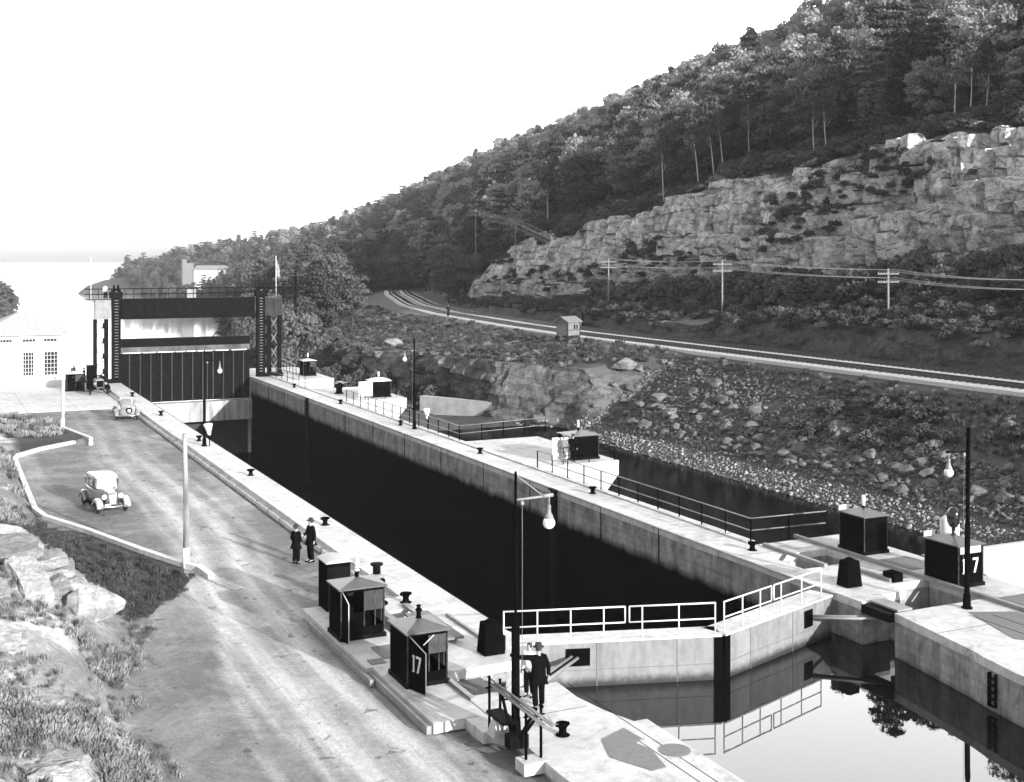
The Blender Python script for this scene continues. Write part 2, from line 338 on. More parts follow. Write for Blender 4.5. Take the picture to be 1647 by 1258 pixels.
# ============================================================ TERRAIN
def table():
    def c(Y, *p): return (Y, list(p))
    hm = ((190, 58), (300, 98), (520, 112))
    near = [(34.3, -4.5), (51, -4.2), (52.4, -3.05), (56, -1.3), (65, 3.95), (74, 3.95), (76, 3.8), (77.2, 6.6)]
    T = [c(-60, *near, (92, 15), (94, 19), (97, 22), (101, 25), *hm),
         c(60, *near, (93, 11.5), (94.5, 18), (97, 22), (101, 25.5), *hm),
         c(83, *near, (91.5, 10.6), (93, 16.5), (95.5, 21), (99, 24.8), *hm),
         c(92, *near, (90.5, 9.6), (92, 15.5), (95, 20.8), (99, 24.9), *hm),
         c(97, (34.3, -4.5), (51, -4.2), (52.6, -3.05), (57, -1.2), (65, 3.95), (74, 3.95), (76, 3.8), (77, 6.4), (90, 9.0), (91.5, 14.5), (95, 20.5), (99, 25.6), *hm),
         c(101, (34.3, -4.5), (51, -4.2), (54.0, -3.0), (55.6, 2.6), (65, 3.95), (74, 3.95), (76, 3.8), (77, 6.2), (90, 8.8), (91.5, 14), (95, 20), (99, 25.2), *hm),
         c(108, (34.3, -4.5), (47, -3.4), (50.0, -2.6), (51.2, 2.7), (65, 3.95), (74, 3.95), (76, 3.8), (76.8, 5.6), (89, 8.2), (90.5, 13.5), (94, 19.2), (98.5, 24.4), *hm),
         c(125, (34.3, -3.4), (44, -2.8), (47.5, -2.2), (48.7, 2.2), (65, 3.95), (74, 3.95), (76, 3.8), (76.8, 5.2), (88.5, 7.6), (90, 13), (93.5, 18.4), (98, 23.4), *hm),
         c(142, (36.2, -3.4), (42, -2.4), (46, -1.6), (47.5, 1.6), (66.2, 3.95), (75.2, 3.95), (77, 3.8), (77.8, 5), (88, 6.8), (89.6, 12), (93, 17), (97.5, 21.8), *hm),
         c(152, (37.5, -13), (43, -5), (47, -1.6), (50, 1.2), (67.4, 3.95), (76.4, 3.95), (78.2, 3.8), (79, 5), (88, 6.2), (89.6, 11), (93, 15.8), (97.5, 20), *hm),
         c(176, (40, -13), (46, -6), (51, -2), (56, 0.6), (70.4, 3.95), (79, 3.95), (80.5, 3.8), (81.5, 4.6), (88, 5.2), (90, 9.5), (94, 13), (99, 16.8), *hm),
         c(205, (45, -13), (51, -6), (57, -2), (62, 0.6), (76.6, 3.95), (84.5, 3.95), (86, 3.8), (87, 4.3), (89, 4.8), (91, 8.5), (94.5, 11.5), (99.5, 15.2), (190, 60), (300, 101), (520, 115)),
         c(214, (47, -13), (53, -6), (59, -2), (64, 0.4), (79.2, 3.95), (87, 3.95), (88.5, 3.8), (89.5, 4.3), (92, 5.2), (95, 7), (98.5, 9.5), (103.5, 14), (192, 60), (300, 101), (520, 115)),
         c(262, (57, -13), (63, -7), (69, -3), (75, -1), (94, 3.95), (102, 3.95), (103.5, 3.8), (105, 4.5), (109, 6), (112, 8), (116, 11), (122, 16), (200, 57), (300, 98), (520, 110)),
         c(330, (72, -13), (78, -8), (85, -4), (92, -2), (118, 3.5), (126, 3.5), (128, 3.5), (130, 4), (134, 6), (138, 8), (142, 10), (148, 14), (212, 52), (300, 93), (520, 100)),
         c(450, (106, -13), (111, -9), (116, -5), (122, -3), (142, 2), (150, 2), (152, 2), (154, 3), (158, 5), (162, 7), (166, 9), (176, 15), (232, 48), (300, 81), (520, 88)),
         c(583, (124, -13), (129, -9), (133, -6), (140, -3), (152, 0), (158, 1), (160, 1), (162, 2), (166, 4), (170, 6), (176, 9), (186, 13), (240, 40), (300, 71), (520, 80)),
         c(741, (122, -13), (127, -9), (131, -6), (138, -3), (150, 0), (156, 1), (158, 1), (160, 2), (164, 4), (168, 6), (174, 8), (186, 12), (240, 24), (300, 53), (520, 58)),
         c(835, (88, -13), (91, -10), (95, -7), (104, -4), (118, -2), (130, 0), (134, 1), (140, 2), (150, 4), (156, 6), (164, 8), (178, 10), (240, 18), (300, 33), (520, 36)),
         c(900, (138, -13), (142, -10), (146, -7), (150, -4), (156, -2), (160, 0), (164, 1), (168, 2), (174, 4), (180, 6), (186, 8), (196, 9), (250, 16), (300, 28), (520, 30)),
         c(1200, (190, -13), (194, -10), (198, -7), (202, -4), (208, -2), (212, 0), (216, 1), (220, 2), (226, 3), (232, 4), (238, 5), (246, 7), (270, 10), (305, 14), (520, 14)),
         c(1565, (235, -13), (238, -11), (241, -9), (245, -7), (249, -5), (253, -4), (257, -3), (261, -2), (265, -1), (269, 0), (274, 2), (280, 5), (290, 7), (305, 10), (520, 10)),
         c(1800, (262, -13), (265, -12), (268, -11), (271, -10), (274, -9), (278, -8), (282, -7), (286, -6), (290, -5), (294, -4), (298, -3), (302, -1), (306, 1), (312, 3), (560, 3)),
         c(2600, (420, -13), (424, -12), (428, -12), (432, -11), (438, -11), (444, -10), (450, -10), (456, -10), (464, -9), (472, -9), (480, -8), (490, -8), (510, -7), (530, -7), (900, -6))]
    return T
TB = table(); TY = np.array([t[0] for t in TB], float)
TX = np.array([[p[0] for p in t[1]] for t in TB], float); TZ = np.array([[p[1] for p in t[1]] for t in TB], float)
def prof(Y):
    Y = np.asarray(Y, float)
    return (np.stack([np.interp(Y, TY, TX[:, i]) for i in range(15)], -1), np.stack([np.interp(Y, TY, TZ[:, i]) for i in range(15)], -1))
def undul(X, Y, q):
    """q: profile index 0..14"""
    a = np.interp(q, [0, 2, 3, 3.6, 3.9, 5.1, 6, 7, 8, 11, 12, 14], [.2, .15, .3, .12, .0, .0, .1, .5, .8, 1.2, 4, 5])
    return a * (fbm(X * .09, Y * .09, s=3, o=4) - .5) * 2 * np.interp(Y, [60, 400], [1, 1.3])
def zr(X, Y):
    px, pz = prof([Y]); z = np.interp(X, px[0], pz[0]); q = np.interp(X, px[0], np.arange(15))
    return float(z + undul(np.array([X]), np.array([Y]), np.array([q]))[0]), float(q)
def blocks(Y, Z, s):
    out = 0
    for i, (h, w, a) in enumerate([(4.2, 10, 2.4), (1.7, 4.5, 1.3), (.8, 2.2, .6)]):
        zz = (Z - .05 * Y + 1.2 * vn(Y * .07, Z * .05, s=s + 5)) / h; k = np.floor(zz); off = _h(k, k * 0 + 3, k * 0, s + i) * w
        c = np.floor((Y + off + 1.0 * vn(Y * .3, Z * .3, s=s + 9)) / w * (1 + .3 * vn(k, k * 0, s=s)))
        out = out + a * (_h(k, c, c * 0 + i, s) - .5)
    return out
def build_right():
    Ys = np.concatenate([np.arange(-60, 44, 3.), np.arange(44, 78, .6), np.arange(78, 216, .36), np.arange(216, 500, 3.), np.arange(500, 1000, 10), np.arange(1000, 2601, 40)])
    sub = [3, 3, 14, 24, 2, 2, 8, 18, 34, 34, 34, 24, 20, 5]
    q = np.concatenate([np.arange(i, i + 1, 1 / n) for i, n in enumerate(sub)] + [[14.]])
    px, pz = prof(Ys)
    X = np.stack([np.interp(q, np.arange(15), px[j]) for j in range(len(Ys))]); Z = np.stack([np.interp(q, np.arange(15), pz[j]) for j in range(len(Ys))])
    Q = np.broadcast_to(q, X.shape); Y = np.broadcast_to(Ys[:, None], X.shape).copy()
    Z = Z + undul(X, Y, Q)
    # cliff: courses of rock with near-vertical faces, ledges, joints and open cracks
    inc = (Q >= 8) & (Q <= 11) & (Y > 40); wy = np.interp(Y, [196, 208], [1, 0]) * np.interp(Q, [7.98, 8.0, 10.9, 11.0], [0, 1, 1, 0])
    zb = np.interp(Ys, TY, TZ[:, 8])[:, None]; hh = 2.3 + 1.3 * vn(np.floor(Y / 13 + vn(Z * .2, Z * 0, s=1)), Y * 0, s=71)
    f = (Z - zb) / hh + .9 * _h(np.floor(Y / 9.5 + .6 * vn(Z * .25, Y * 0, s=2)), Y * 0, Y * 0, 72) + .5 * (fbm(Y * .12, Z * .12, s=73, o=3) - .5)
    k = np.floor(f); fr = f - k; run = np.interp(Q, np.arange(15), [0] * 8 + [1.0, 1.0, 1.2, 1.2, 0, 0, 0])
    slope = 1.05
    dz = (np.minimum(fr / .62, 1) - fr) * hh; dx = (np.clip((fr - .62) / .38, 0, 1) - fr) * hh * slope * .62
    wdt = 1.6 + 3.2 * _h(k, k * 0 + 2, k * 0, 74); cy = (Y + 9 * _h(k, k * 0, k * 0, 75) + .35 * (vn(Z * 1.3, Y * .3, s=76) - .5)) / wdt; ck = np.floor(cy); cf = (cy - ck) * wdt
    blk = np.interp(Y, [90, 104], [1.1, 3.0]) * (_h(ck, k, k * 0, 77) - .5); sub_ = np.floor((Z + .3 * _h(ck, k, ck * 0, 81)) / .75); blk = blk + .9 * (_h(sub_, ck, k, 78) - .5)
    crack = np.where(cf < .5, 2.0 * _h(ck, k, k * 0, 79), 0)
    X = X + wy * (dx + blk + crack + 3.4 * (fbm(Y * .035, Z * .06, s=31, o=3) - .5) + .5 * (fbm(Y * .9, Z * .9, s=32, o=3) - .5)); Z = Z + wy * dz
    wf = np.interp(Q, [1.9, 2.1, 3.0, 3.1], [0, 1, 1, 0]) * np.interp(Y, [98, 103, 140, 160], [0, 1, 1, 0])
    X = X + wf * (blocks(Y, Z, 41) * .8 + 2.2 * (vn(Y * .12, Z * 0, s=4) - .5))
    wk = np.interp(Q, [5.9, 6.1, 7.0, 7.15], [0, 1, 1, 0]) * np.interp(Y, [140, 160], [1, 0])
    X = X + wk * (fbm(Y * .3, Z * .9, s=77, o=5) - .5) * 1.5
    # benches of rock on the knoll between lock and railway
    wt = np.interp(Q, [3.0, 3.15, 3.4, 3.7], [0, 1, 1, 0]) * np.interp(Y, [99, 106, 170, 200], [0, 1, 1, 0])
    n = fbm(X * .08, Y * .05, s=61, o=4); Z = Z + wt * (np.floor(n * 9) / 9 - .62) * 2.4
    pale = .5 * np.clip((fbm(X * .06, Y * .1, s=90, o=5) - .5) * 7, 0, 1) * np.interp(Q, [2.9, 3.1, 3.9, 4], [0, 1, 1, 0]) * np.interp(Y, [97, 104, 175, 200], [.25, 1, 1, 0])
    pale = np.maximum(pale, .7 * np.clip((fbm(X * .15, Y * .1, s=92, o=4) - .48) * 6, 0, 1) * np.interp(Q, [6.95, 7.05, 7.5, 7.8], [0, 1, 1, 0]))
    tone = np.interp(Q, [2, 3.3, 5.9, 6, 7.3, 7.7], [.26, .26, .26, .12, .18, 1.02]) * (.75 + .5 * fbm(X * .12 + Z * .2, Y * .12, s=66, o=3))
    V = np.stack([X, Y, Z], -1).reshape(-1, 3)
    struct(npmesh('hillside', V, gridfaces(*X.shape)[:, ::-1], HILL, smooth=False, attrs={'pale': pale.ravel(), 'tone': tone.ravel()}), 'wooded hillside with broken rock cliff above the railway')
build_right()

# ---- left bank, road side
BND = [(7.2, 5), (6.8, 15), (6.2, 24), (5.8, 31), (5.9, 38), (6.9, 44.5), (8.6, 48.5), (10.25, 52.3), (10.25, 54.2), (5.5, 68), (5.5, 88.2), (9.85, 92.8), (11.0, 96), (9.4, 104), (7.5, 109), (3, 113), (-4, 128), (-4, 160)]
BY = np.array([b[1] for b in BND]); BX = np.array([b[0] for b in BND])
HC = np.array([(8, 51, .35), (4.6, 43.5, 1.7), (3, 52, 2.0), (7.5, 56, .1), (7.8, 52, .5), (4, 60, .9), (4.6, 65, .15), (2, 66, .9), (3, 75, .6), (4, 85, .4), (0, 80, 1), (-5, 70, 2.5), (0, 60, 2.1),
               (-10, 60, 4), (2, 45, 2.6), (0, 40, 3.), (4, 38, 1.9), (4.6, 37, .9), (3, 32, 2.0), (4.4, 30, .9), (0, 28, 2.8), (3, 24, 1.6), (4.6, 22, .5), (-6, 30, 4), (-10, 45, 5), (6, 95, .5), (8, 97, .3), (3, 100, .5),
               (5, 106, .15), (0, 112, .3), (-10, 100, 1.5), (-15, 80, 3), (-30, 60, 6), (-30, 100, 3), (-30, 20, 6), (7, 47.5, .25), (0, 20, 1.8), (-12, 125, .5), (-30, 130, 1), (1, 72, .8), (1, 90, .8), (7, 8, .3), (0, 8, 1.5)], float)
def hl(X, Y):
    X = np.asarray(X, float); Y = np.asarray(Y, float)
    d = np.sqrt((X[..., None] - HC[:, 0]) ** 2 + (Y[..., None] - HC[:, 1]) ** 2) + .8; w = d ** -3.2
    h = (w * HC[:, 2]).sum(-1) / w.sum(-1)
    dd = np.interp(Y, BY, BX) - X + np.interp(Y, [50, 52.5], [1.1, 0]) * (fbm(X * .7, Y * .7, s=64, o=4) - .5)
    near = np.interp(Y, [44, 50, 54, 66, 70], [3.0, 3.5, 4.5, 4.0, 1.2])
    s = np.clip(dd / near, -.3, 1); s = np.where(s > 0, s * s * (3 - 2 * s), s * .8)
    z = -.36 + np.where(s > 0, h * s, s * .8)
    rough = np.clip(dd / 2, 0, 1)
    z = z + rough * (.45 * (fbm(X * .35, Y * .35, s=5, o=4) - .5) + .35 * (fbm(X * .1, Y * .1, s=15) - .5))
    ledge = np.floor(fbm(X * .16 + 5, Y * .22, s=25, o=3) * 10) / 10 - .45
    z = z + ledge * 1.6 * np.clip((dd - 3) / 2, 0, 1) * np.interp(Y, [30, 38, 54, 60], [0.3, 1, 1, .3])
    return z - np.clip((Y - 144) / 6, 0, 1) ** 1.5 * 14
def zl(X, Y): return float(hl(np.array([X]), np.array([Y]))[0])
gx = np.arange(-40, 14.01, .35); gy = np.arange(5, 152, .4); GX, GY = np.meshgrid(gx, gy, indexing='ij')
GZ = hl(GX, GY)
BANKM, t, b, pos, s = newmat('left_bank_rock_and_dry_grass', .95)
if 1:
    at = t.add('ShaderNodeAttribute', attribute_name='turf_shade').outputs['Fac']; nr = t.add('ShaderNodeSeparateXYZ'); t.l.new(t.add('ShaderNodeNewGeometry').outputs['Normal'], nr.inputs[0])
    a = t.noise(pos, .6, 7, .75); c = t.noise(pos, 4, 7, .8); e = t.noise(t.scalev(pos, (.3, 1.2, 3)), 1.2, 7, .75)
    dry = t.rng(a, .3, .7, .24, .52); dry = t.math('MULTIPLY', dry, t.rng(c, .3, .65, .55, 1.25)); rk = t.math('MULTIPLY', t.rng(e, .3, .65, .45, .8), t.rng(c, .3, .6, .75, 1.1))
    v = t.mix(t.rng(t.noise(pos, .25, 6, .7), .47, .55, 0, 1), dry, rk); eg = t.add('ShaderNodeAttribute', attribute_name='edge').outputs['Fac']; v = t.mix(eg, v, t.rng(c, .3, .65, .10, .24)); v = t.mix(at, v, t.rng(c, .3, .7, .012, .045)); t.l.new(v, b.inputs['Base Color']); setbump(t, b, c, .9, .12)
turf_shade = np.clip((GY - np.interp(GX, [6.7, 9.6, 10.5], [46.0, 48.6, 50])) / .8, 0, 1) * np.clip((GX - np.interp(GY, [46, 48, 52.7, 61.7, 66, 69], [6.7, 6.4, 5.5, 4.4, 4.8, 5.6])) / .6, 0, 1)  # dark grass corner, with the back slope's shade painted into its colour
turf_shade = np.clip(turf_shade * 2.2 - 1.5 * fbm(GX * 1.1, GY * 1.1, s=7, o=4) * np.interp(GY, [50, 56], [1, .4]), 0, 1)
struct(npmesh('left_bank_ground', np.stack([GX, GY, GZ], -1).reshape(-1, 3), gridfaces(*GX.shape), BANKM, smooth=True, attrs={'turf_shade': turf_shade.ravel(), 'edge': np.clip(1.25 - (np.interp(GY, BY, BX) - GX) / 2.2 + 1.6 * (fbm(GX * .8, GY * .8, s=44, o=4) - .5), 0, 1).ravel()}))
# ---- road
rx = np.arange(2, 16.31, .3); ry = np.arange(5, 112.3, .4); RX, RY = np.meshgrid(rx, ry, indexing='ij')
TR = np.array([(5, 10.6), (20, 11.0), (30, 11.3), (40, 10.9), (48, 11.3), (58, 12.3), (70, 12.6), (85, 12.0), (100, 13.2), (112, 13.5)])
cx = np.interp(RY, TR[:, 0], TR[:, 1]); wob = .5 * (fbm(RX * .3, RY * .08, s=2) - .5)
dust = .9 * np.exp(-((RX - cx + .8 + wob) / .42) ** 2) + .9 * np.exp(-((RX - cx - .85 + wob) / .42) ** 2) + .5 * np.exp(-((RX - cx - 1.9 + wob * 2) / .25) ** 2) + .5 * np.exp(-((RX - cx + 1.7 - wob * 2) / .25) ** 2) + .4 * np.exp(-((RX - cx) / 1.6) ** 2)
dust = dust * np.interp(RY, [5, 30, 75, 90, 112], [1, 1, .7, .35, .2]) + .5 * np.clip((fbm(RX * .25, RY * .12, s=12) - .5) * 5, 0, 1) * np.interp(RY, [40, 60, 95], [.2, 1, .6]) + .25 * (RX < 7) * np.interp(RY, [60, 80], [0, 1])
dust = dust + .35 * np.clip((9.5 - RX) / 4, 0, 1) * np.interp(RY, [20, 30, 40, 46], [.6, .4, .2, 0])
cart = np.exp(-((RX - np.interp(RY, [20, 30, 40, 47], [8.8, 8.2, 8.9, 10.3])) / .12) ** 2) * np.interp(RY, [46, 50], [1, 0]); dust = np.clip(dust * 1.0 + .4 * cart, 0, 1.15)
RZ = -.36 + .05 * (fbm(RX * .5, RY * .5, s=6) - .5)
struct(npmesh('road', np.stack([RX, RY, RZ], -1).reshape(-1, 3), gridfaces(*RX.shape), ROAD, smooth=True, attrs={'dust': dust.ravel()}))
ap = MB()
for i in range(5):
    for j in range(3): ap.box(-4 + i * 4.1, -4 + i * 4.1 + 4.07, 112.3 + j * 10.9, 112.3 + j * 10.9 + 10.87, -1.2, -.34)
struct(ap.build('lock_yard_pavement', PAVE))

# ---- water
def sheet(name, poly, z, m):
    o = MB(); o.v = [(x, y, z) for x, y in poly]; o.face(range(len(poly))); return struct(o.build(name, m))
W_UP = m_water('still_upper_pool', 1.36, .005, .006, .09, 1.6, .005)
W_DK = m_water('dark_side_pool', 1.2, .004, .06, .2, 5, refl=.13)
W_CH = m_water('black_chamber_water', 1.2, .003, .05, .1, 5, refl=.2)
W_RV = m_water('river_surface', 1.9, .62, .06, .2, .3, .05)
sheet('upper_pool_water', [(17.3, -60), (140, -60), (140, 20), (60, 37), (35, 38), (24, 38.6), (17.3, 38.6)], -1.6, W_UP)
sheet('lock_chamber_water', [(18, 36.2), (32.6, 36.2), (32.6, 131), (18, 131)], -8, W_CH)
sheet('side_pool_water', [(34.1, 40), (58, 40), (58, 104.6), (34.1, 104.6)], -3, W_DK)
sheet('river_water', [(-1500, 146), (140, 146), (700, 600), (3000, 2500), (9000, 9000), (-3000, 9000)], -12, W_RV)
# ---- far banks and far hills
def landstrip(name, pts, m, wid=1):
    """pts: list of rings; each ring a list of (x,y,z), all of equal length"""
    V = np.array(pts, float); n, k = V.shape[:2]; V = V.reshape(-1, 3)
    return struct(npmesh(name, V, gridfaces(n, k), m, smooth=True))
WOODF = m_soil('wooded_ground', .02, .06, .05, .6)
LB = [(146, -6), (200, -2), (300, 12), (420, 26), (500, 34), (525, 34), (600, 20), (800, -20), (1500, -60), (3000, -90)]
landstrip('left_river_bank', [[(x, y, -13), (x - 3, y, -10.5), (x - 15, y, -7), (x - 60, y, 0), (x - 250, y, 14), (x - 900, y, 30)] for y, x in LB], WOODF)
fh = []
for i in range(60):
    x = -2600 + i * 110; fh.append([(x, 4300 + 150 * sin(i * .6), -13), (x, 4500 + 150 * sin(i * .6), 2), (x + 60, 6200, 26 + 26 * float(fbm(i * .17, .5, s=3))), (x + 90, 7600, 14 + 95 * float(fbm(i * .11, 2.5, s=9))), (x + 90, 8600, 10)])
landstrip('far_hills', fh, WOODF)
# ============================================================ LOCK MASONRY
def slabs(m, x0, x1, y0, y1, z0, z1, n, gap=.028):
    L = (y1 - y0) / n
    for i in range(n): m.box(x0, x1, y0 + i * L + gap, y0 + (i + 1) * L - gap, z0, z1)
PI2 = pi / 2
lw = MB(); lw.k = 1
lw.box(16.62, 18.48, 44.6, 131, -9, -.35)
lw.k = 0; slabs(lw, 16.6, 18.5, 44.6, 131, -.35, 0, 18)
lw.k = 0
for i in range(36):                                   # low outer ledge with open joints
    y = 44.7 + i * 2.4; lw.box(16.34, 16.6, y, y + 2.1, -.4, -.2)
lw.box(16.42, 16.6, 44.7, 130.9, -.4, -.25)
# operating platform
for (x0, x1, y0, y1) in [(12.75, 18.5, 43.4, 44.6), (12.75, 14.7, 37.3, 43.4), (16.7, 18.5, 37.7, 43.4), (14.7, 16.7, 37.3, 40.2), (16.7, 18.0, 37.3, 37.7), (14.7, 16.7, 42.9, 43.4), (12.95, 17.75, 35.9, 37.3)]:
    lw.k = 1; lw.box(x0 + .02, x1 - .02, y0 + .02, y1 - .02, -9, -.3); lw.k = 0; lw.box(x0 + .006, x1 - .006, y0 + .006, y1 - .006, -.3, 0)
lw.k = 1; lw.box(14.7, 16.7, 40.2, 42.9, -9, -1.3)
lw.box(12.97, 17.6, 33.6, 35.9, -9, -1.45)
lw.k = 0; lw.box(12.95, 14.55, 32.1, 35.9, -.3, -.003)
near = [(14.6, 4), (18.5, 4), (18.5, 29.83), (18.08, 29.83), (17.75, 30.9), (17.55, 32.2), (17.62, 33.6), (14.6, 33.6), (14.6, 32.05), (13.9, 32.05), (13.9, 31.2), (14.6, 30.2), (14.55, 27.5), (14.6, 26)]
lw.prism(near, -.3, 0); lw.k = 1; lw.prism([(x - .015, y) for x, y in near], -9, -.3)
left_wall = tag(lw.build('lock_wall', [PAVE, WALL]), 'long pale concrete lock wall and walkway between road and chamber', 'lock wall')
for i in range(0):
    pass
dr = MB()                                             # deck joints and edge angle as real parts of the wall
dr.tube([(18.49, 38.8, -.03), (18.49, 130.9, -.03)], .045, 6)
dr.build('edge_angle', STEEL, left_wall)
bm_ = MB(); bm_.box(15.05, 15.3, 37.6, 43.3, .003, .16); bm_.box(16.2, 16.42, 38.6, 43.3, .003, .1); bm_.box(17.2, 17.3, 37.9, 41.5, .003, .09)
bm_.build('rack_track', STEELG, left_wall)
bp = MB(); bp.box(12.6, 12.74, 36.5, 43.2, -.33, -.12); bp.box(12.78, 12.94, 32.2, 37.2, -.33, -.1); bp.box(14.56, 14.72, 33.2, 37.2, .004, .1); bp.build('hut_rail', STEELG, left_wall)
pl = MB(); pl.box(15.65, 16.55, 38.3, 41.6, .16, .24); pl.build('timber_cover', WOODG, left_wall)
p3 = MB(); p3.box(13.55, 14.4, 37.9, 39.2, .004, .02); p3.box(13.0, 13.5, 37.5, 38.0, .004, .02); p3.build('deck_plate', PLATE, left_wall)
p4 = MB(); p4.prism([(16.2, 27.95), (16.75, 26.75), (17.2, 26.8), (17.45, 27.9), (17.3, 28.45), (17.62, 28.65), (17.55, 29.5), (16.6, 29.06)], .004, .018)
p4.build('deck_plate', PLATE, left_wall)
p5 = MB(); p5.lathe([(.42, .004), (.42, .02)], (17.98, 27.6, 0), 28, False); p5.build('manhole_cover', PLATE, left_wall)
p6 = MB(); p6.box(17.85, 17.88, 15, 33.4, -.004, .003); p6.box(17.45, 17.48, 15, 29.4, -.004, .003); p6.build('expansion_joint', STEEL, left_wall)
for yj in (12, 16, 20, 24, 31.4):
    p6 = MB(); p6.box(14.7, 17.45 if yj > 30 else 18.4, yj, yj + .03, -.004, .003); p6.build('expansion_joint', mat('joint_grey', .12, .8, .3, 3), left_wall)

rw = MB(); rw.k = 1
rw.box(32.02, 34.3, 45.6, 131.5, -9, -.35); rw.k = 0; slabs(rw, 32, 33.75, 45.6, 131.5, -.35, 0, 16)
for i in range(41):
    y = 46.0 + i * 2.08; rw.box(33.85, 34.3, y, y + 2.0, -.35, .07)
rw.box(33.75, 33.85, 45.6, 131.5, -.35, -.08)
rw.k = 1
for y in (58.7, 57.6, 81.7, 118.3): pass
# near right platform
T = [(32.0, 39.2, 43.6, 45.6), (36.4, 39.2, 41.2, 43.6), (32.0, 33.2, 41.2, 43.6), (32.0, 39.2, 37.75, 41.2), (32.0, 33.4, 36.3, 37.75), (36.7, 39.2, 34.7, 37.75), (33.4, 34.6, 36.8, 37.75)]
for x0, x1, y0, y1 in T:
    rw.k = 1; rw.box(x0 + .02, x1 - .02, y0 + .02, y1 - .02, -9, -.3); rw.k = 0; rw.box(x0 + .006, x1 - .006, y0 + .006, y1 - .006, -.3, 0)
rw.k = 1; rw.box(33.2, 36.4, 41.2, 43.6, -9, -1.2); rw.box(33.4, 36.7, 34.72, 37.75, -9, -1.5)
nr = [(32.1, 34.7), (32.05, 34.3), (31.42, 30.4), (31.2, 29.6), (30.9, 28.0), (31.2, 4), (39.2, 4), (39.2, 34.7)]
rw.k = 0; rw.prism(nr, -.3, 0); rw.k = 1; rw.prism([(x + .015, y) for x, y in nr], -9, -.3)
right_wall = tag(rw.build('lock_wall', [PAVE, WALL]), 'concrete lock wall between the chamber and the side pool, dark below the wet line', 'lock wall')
for x0, x1, yj in ((31.6, 39.0, 32.2), (31.2, 39.0, 26.4), (32.1, 39.1, 39.6), (32.1, 36.3, 44.2)):
    p6 = MB(); p6.box(x0, x1, yj, yj + .035, -.004, .003); p6.build('expansion_joint', mat('joint_grey'), right_wall)
ed = MB(); ed.tube([(32.0, 37.8, -.04), (32.0, 131.4, -.04)], .045, 6)
ed.build('edge_angle', STEELG, right_wall)
ng = MB()
for y in (61.0, 109.8): ng.box(31.86, 32.0, y, y + .55, -9, -.02)
ng.box(31.80, 32.0, 60.85, 61.7, -.12, .0)
ng.build('guide_strip', STEEL, right_wall)
jn = MB()
for y in (50.5, 56.1, 64.4, 71, 78, 85, 92, 99, 111, 118, 124): jn.box(31.985, 32.0195, y, y + .05, -1.9, -.05)
jn.build('wall_joint', STEEL, right_wall)
bt = MB()
for x, y0, y1 in [(36.45, 22, 46.0), (34.1, 41.0, 45.2), (34.9, 38.0, 40.6)]: bt.box(x, x + .18, y0, y1, .003, .15)
bt.box(32.3, 33.0, 34.75, 36.2, .0, .07); bt.build('rack_track', STEELG, right_wall)
q = MB(); q.prism([(33.6, 30.6), (36.2, 27.5), (36.2, 32.9), (34.6, 33.6)], .004, .02); q.box(37.1, 38.5, 33.2, 34.5, .004, .02); q.box(37.1, 38.6, 39.1, 41.0, .004, .02); q.box(35.3, 36.1, 38.2, 39.2, .004, .02); q.build('deck_plate', PLATE, right_wall)
q = MB(); q.box(34.3, 34.33, 28, 33.3, .021, .026); q.box(35.1, 35.13, 28.8, 33, .021, .026); q.build('plate_seam', STEEL, right_wall)
q = MB(); q.box(35.0, 35.5, 37.9, 38.5, .003, .35); q.build('rack_stop', BLACK, right_wall)
lt = MB(); lt.box(31.9, 32.7, 34.75, 36.25, -.35, -.05); lt.build('recess_lintel', STEEL, right_wall)
# iron rungs and draft marks on the corner
lad = MB()
for x in (0, .36): lad.box(31.0 + x * 0, 31.12, 27.35 + x, 27.41 + x, -2.2, -.35)
for i in range(6): lad.box(31.0, 31.1, 27.4, 27.72, -2.1 + i * .3, -2.06 + i * .3)
lad.build('iron_ladder', STEEL, right_wall)
dm = MB()
for i in range(5):
    z = -.35 - i * .22
    dm.box(31.0, 31.19, 29.0, 29.04, z - .18, z); dm.box(31.0, 31.19, 29.28, 29.32, z - .18, z); dm.box(31.0, 31.19, 29.0, 29.32, z - .2, z - .165)
dm.build('depth_gauge', STEEL, right_wall)

# weir between the platform and the shore
wr = []
for i in range(25):
    y = 35.6 + i * .235; t_ = (y - 35.6) / 5.64; z = .05 - 2.8 * abs(max(0, .3 - t_) / .3) ** 2.2 - 2.6 * max(0, (t_ - .93) / .07) ** 1.2
    wr.append([(39.21, y, z), (64, y, z)])
wv = np.array(wr); wo = npmesh('weir', wv.reshape(-1, 3), gridfaces(25, 2), mat('pale_weir_concrete', .68, .8, .12, .8), smooth=True)
tag(wo, 'pale rounded concrete weir running from the platform to the stony shore', 'weir')

# outer platforms
def side_platform(y0, y1, label, x1=40.1):
    t_ = thing('side_platform', label, 'platform', (34.3, y0, 0), 0, 'concrete platforms along the outer side of the lock wall')
    o = MB(); w = x1 - 34.3; o.k = 0; o.box(0.01, w, 0, y1 - y0, -.3, .0); o.build('deck', PAVE, t_)
    o = MB(); o.prism([(0.01, -.3), (w - .01, -.3), (w - .01, -.88), (w - 1.0, -2.0), (3.0, -4), (0.01, -4)][::-1], .01, y1 - y0 - .01, M=Matrix(((1, 0, 0, 0), (0, 0, 1, 0), (0, 1, 0, 0), (0, 0, 0, 1))))
    o.build('corbel', PAVE2, t_); return t_
PAVE2 = mat('pale_stained_concrete', .5, .8, .25, .9, bump=.1)
side_platform(68, 79.5, 'concrete platform at the side pool carrying the hut with two men')
side_platform(106, 117, 'concrete platform carrying the hut with the round cap, short of the lift gate')
side_platform(126, 141, 'concrete platform carrying the farthest hut beside the lift gate tower', 39.5)
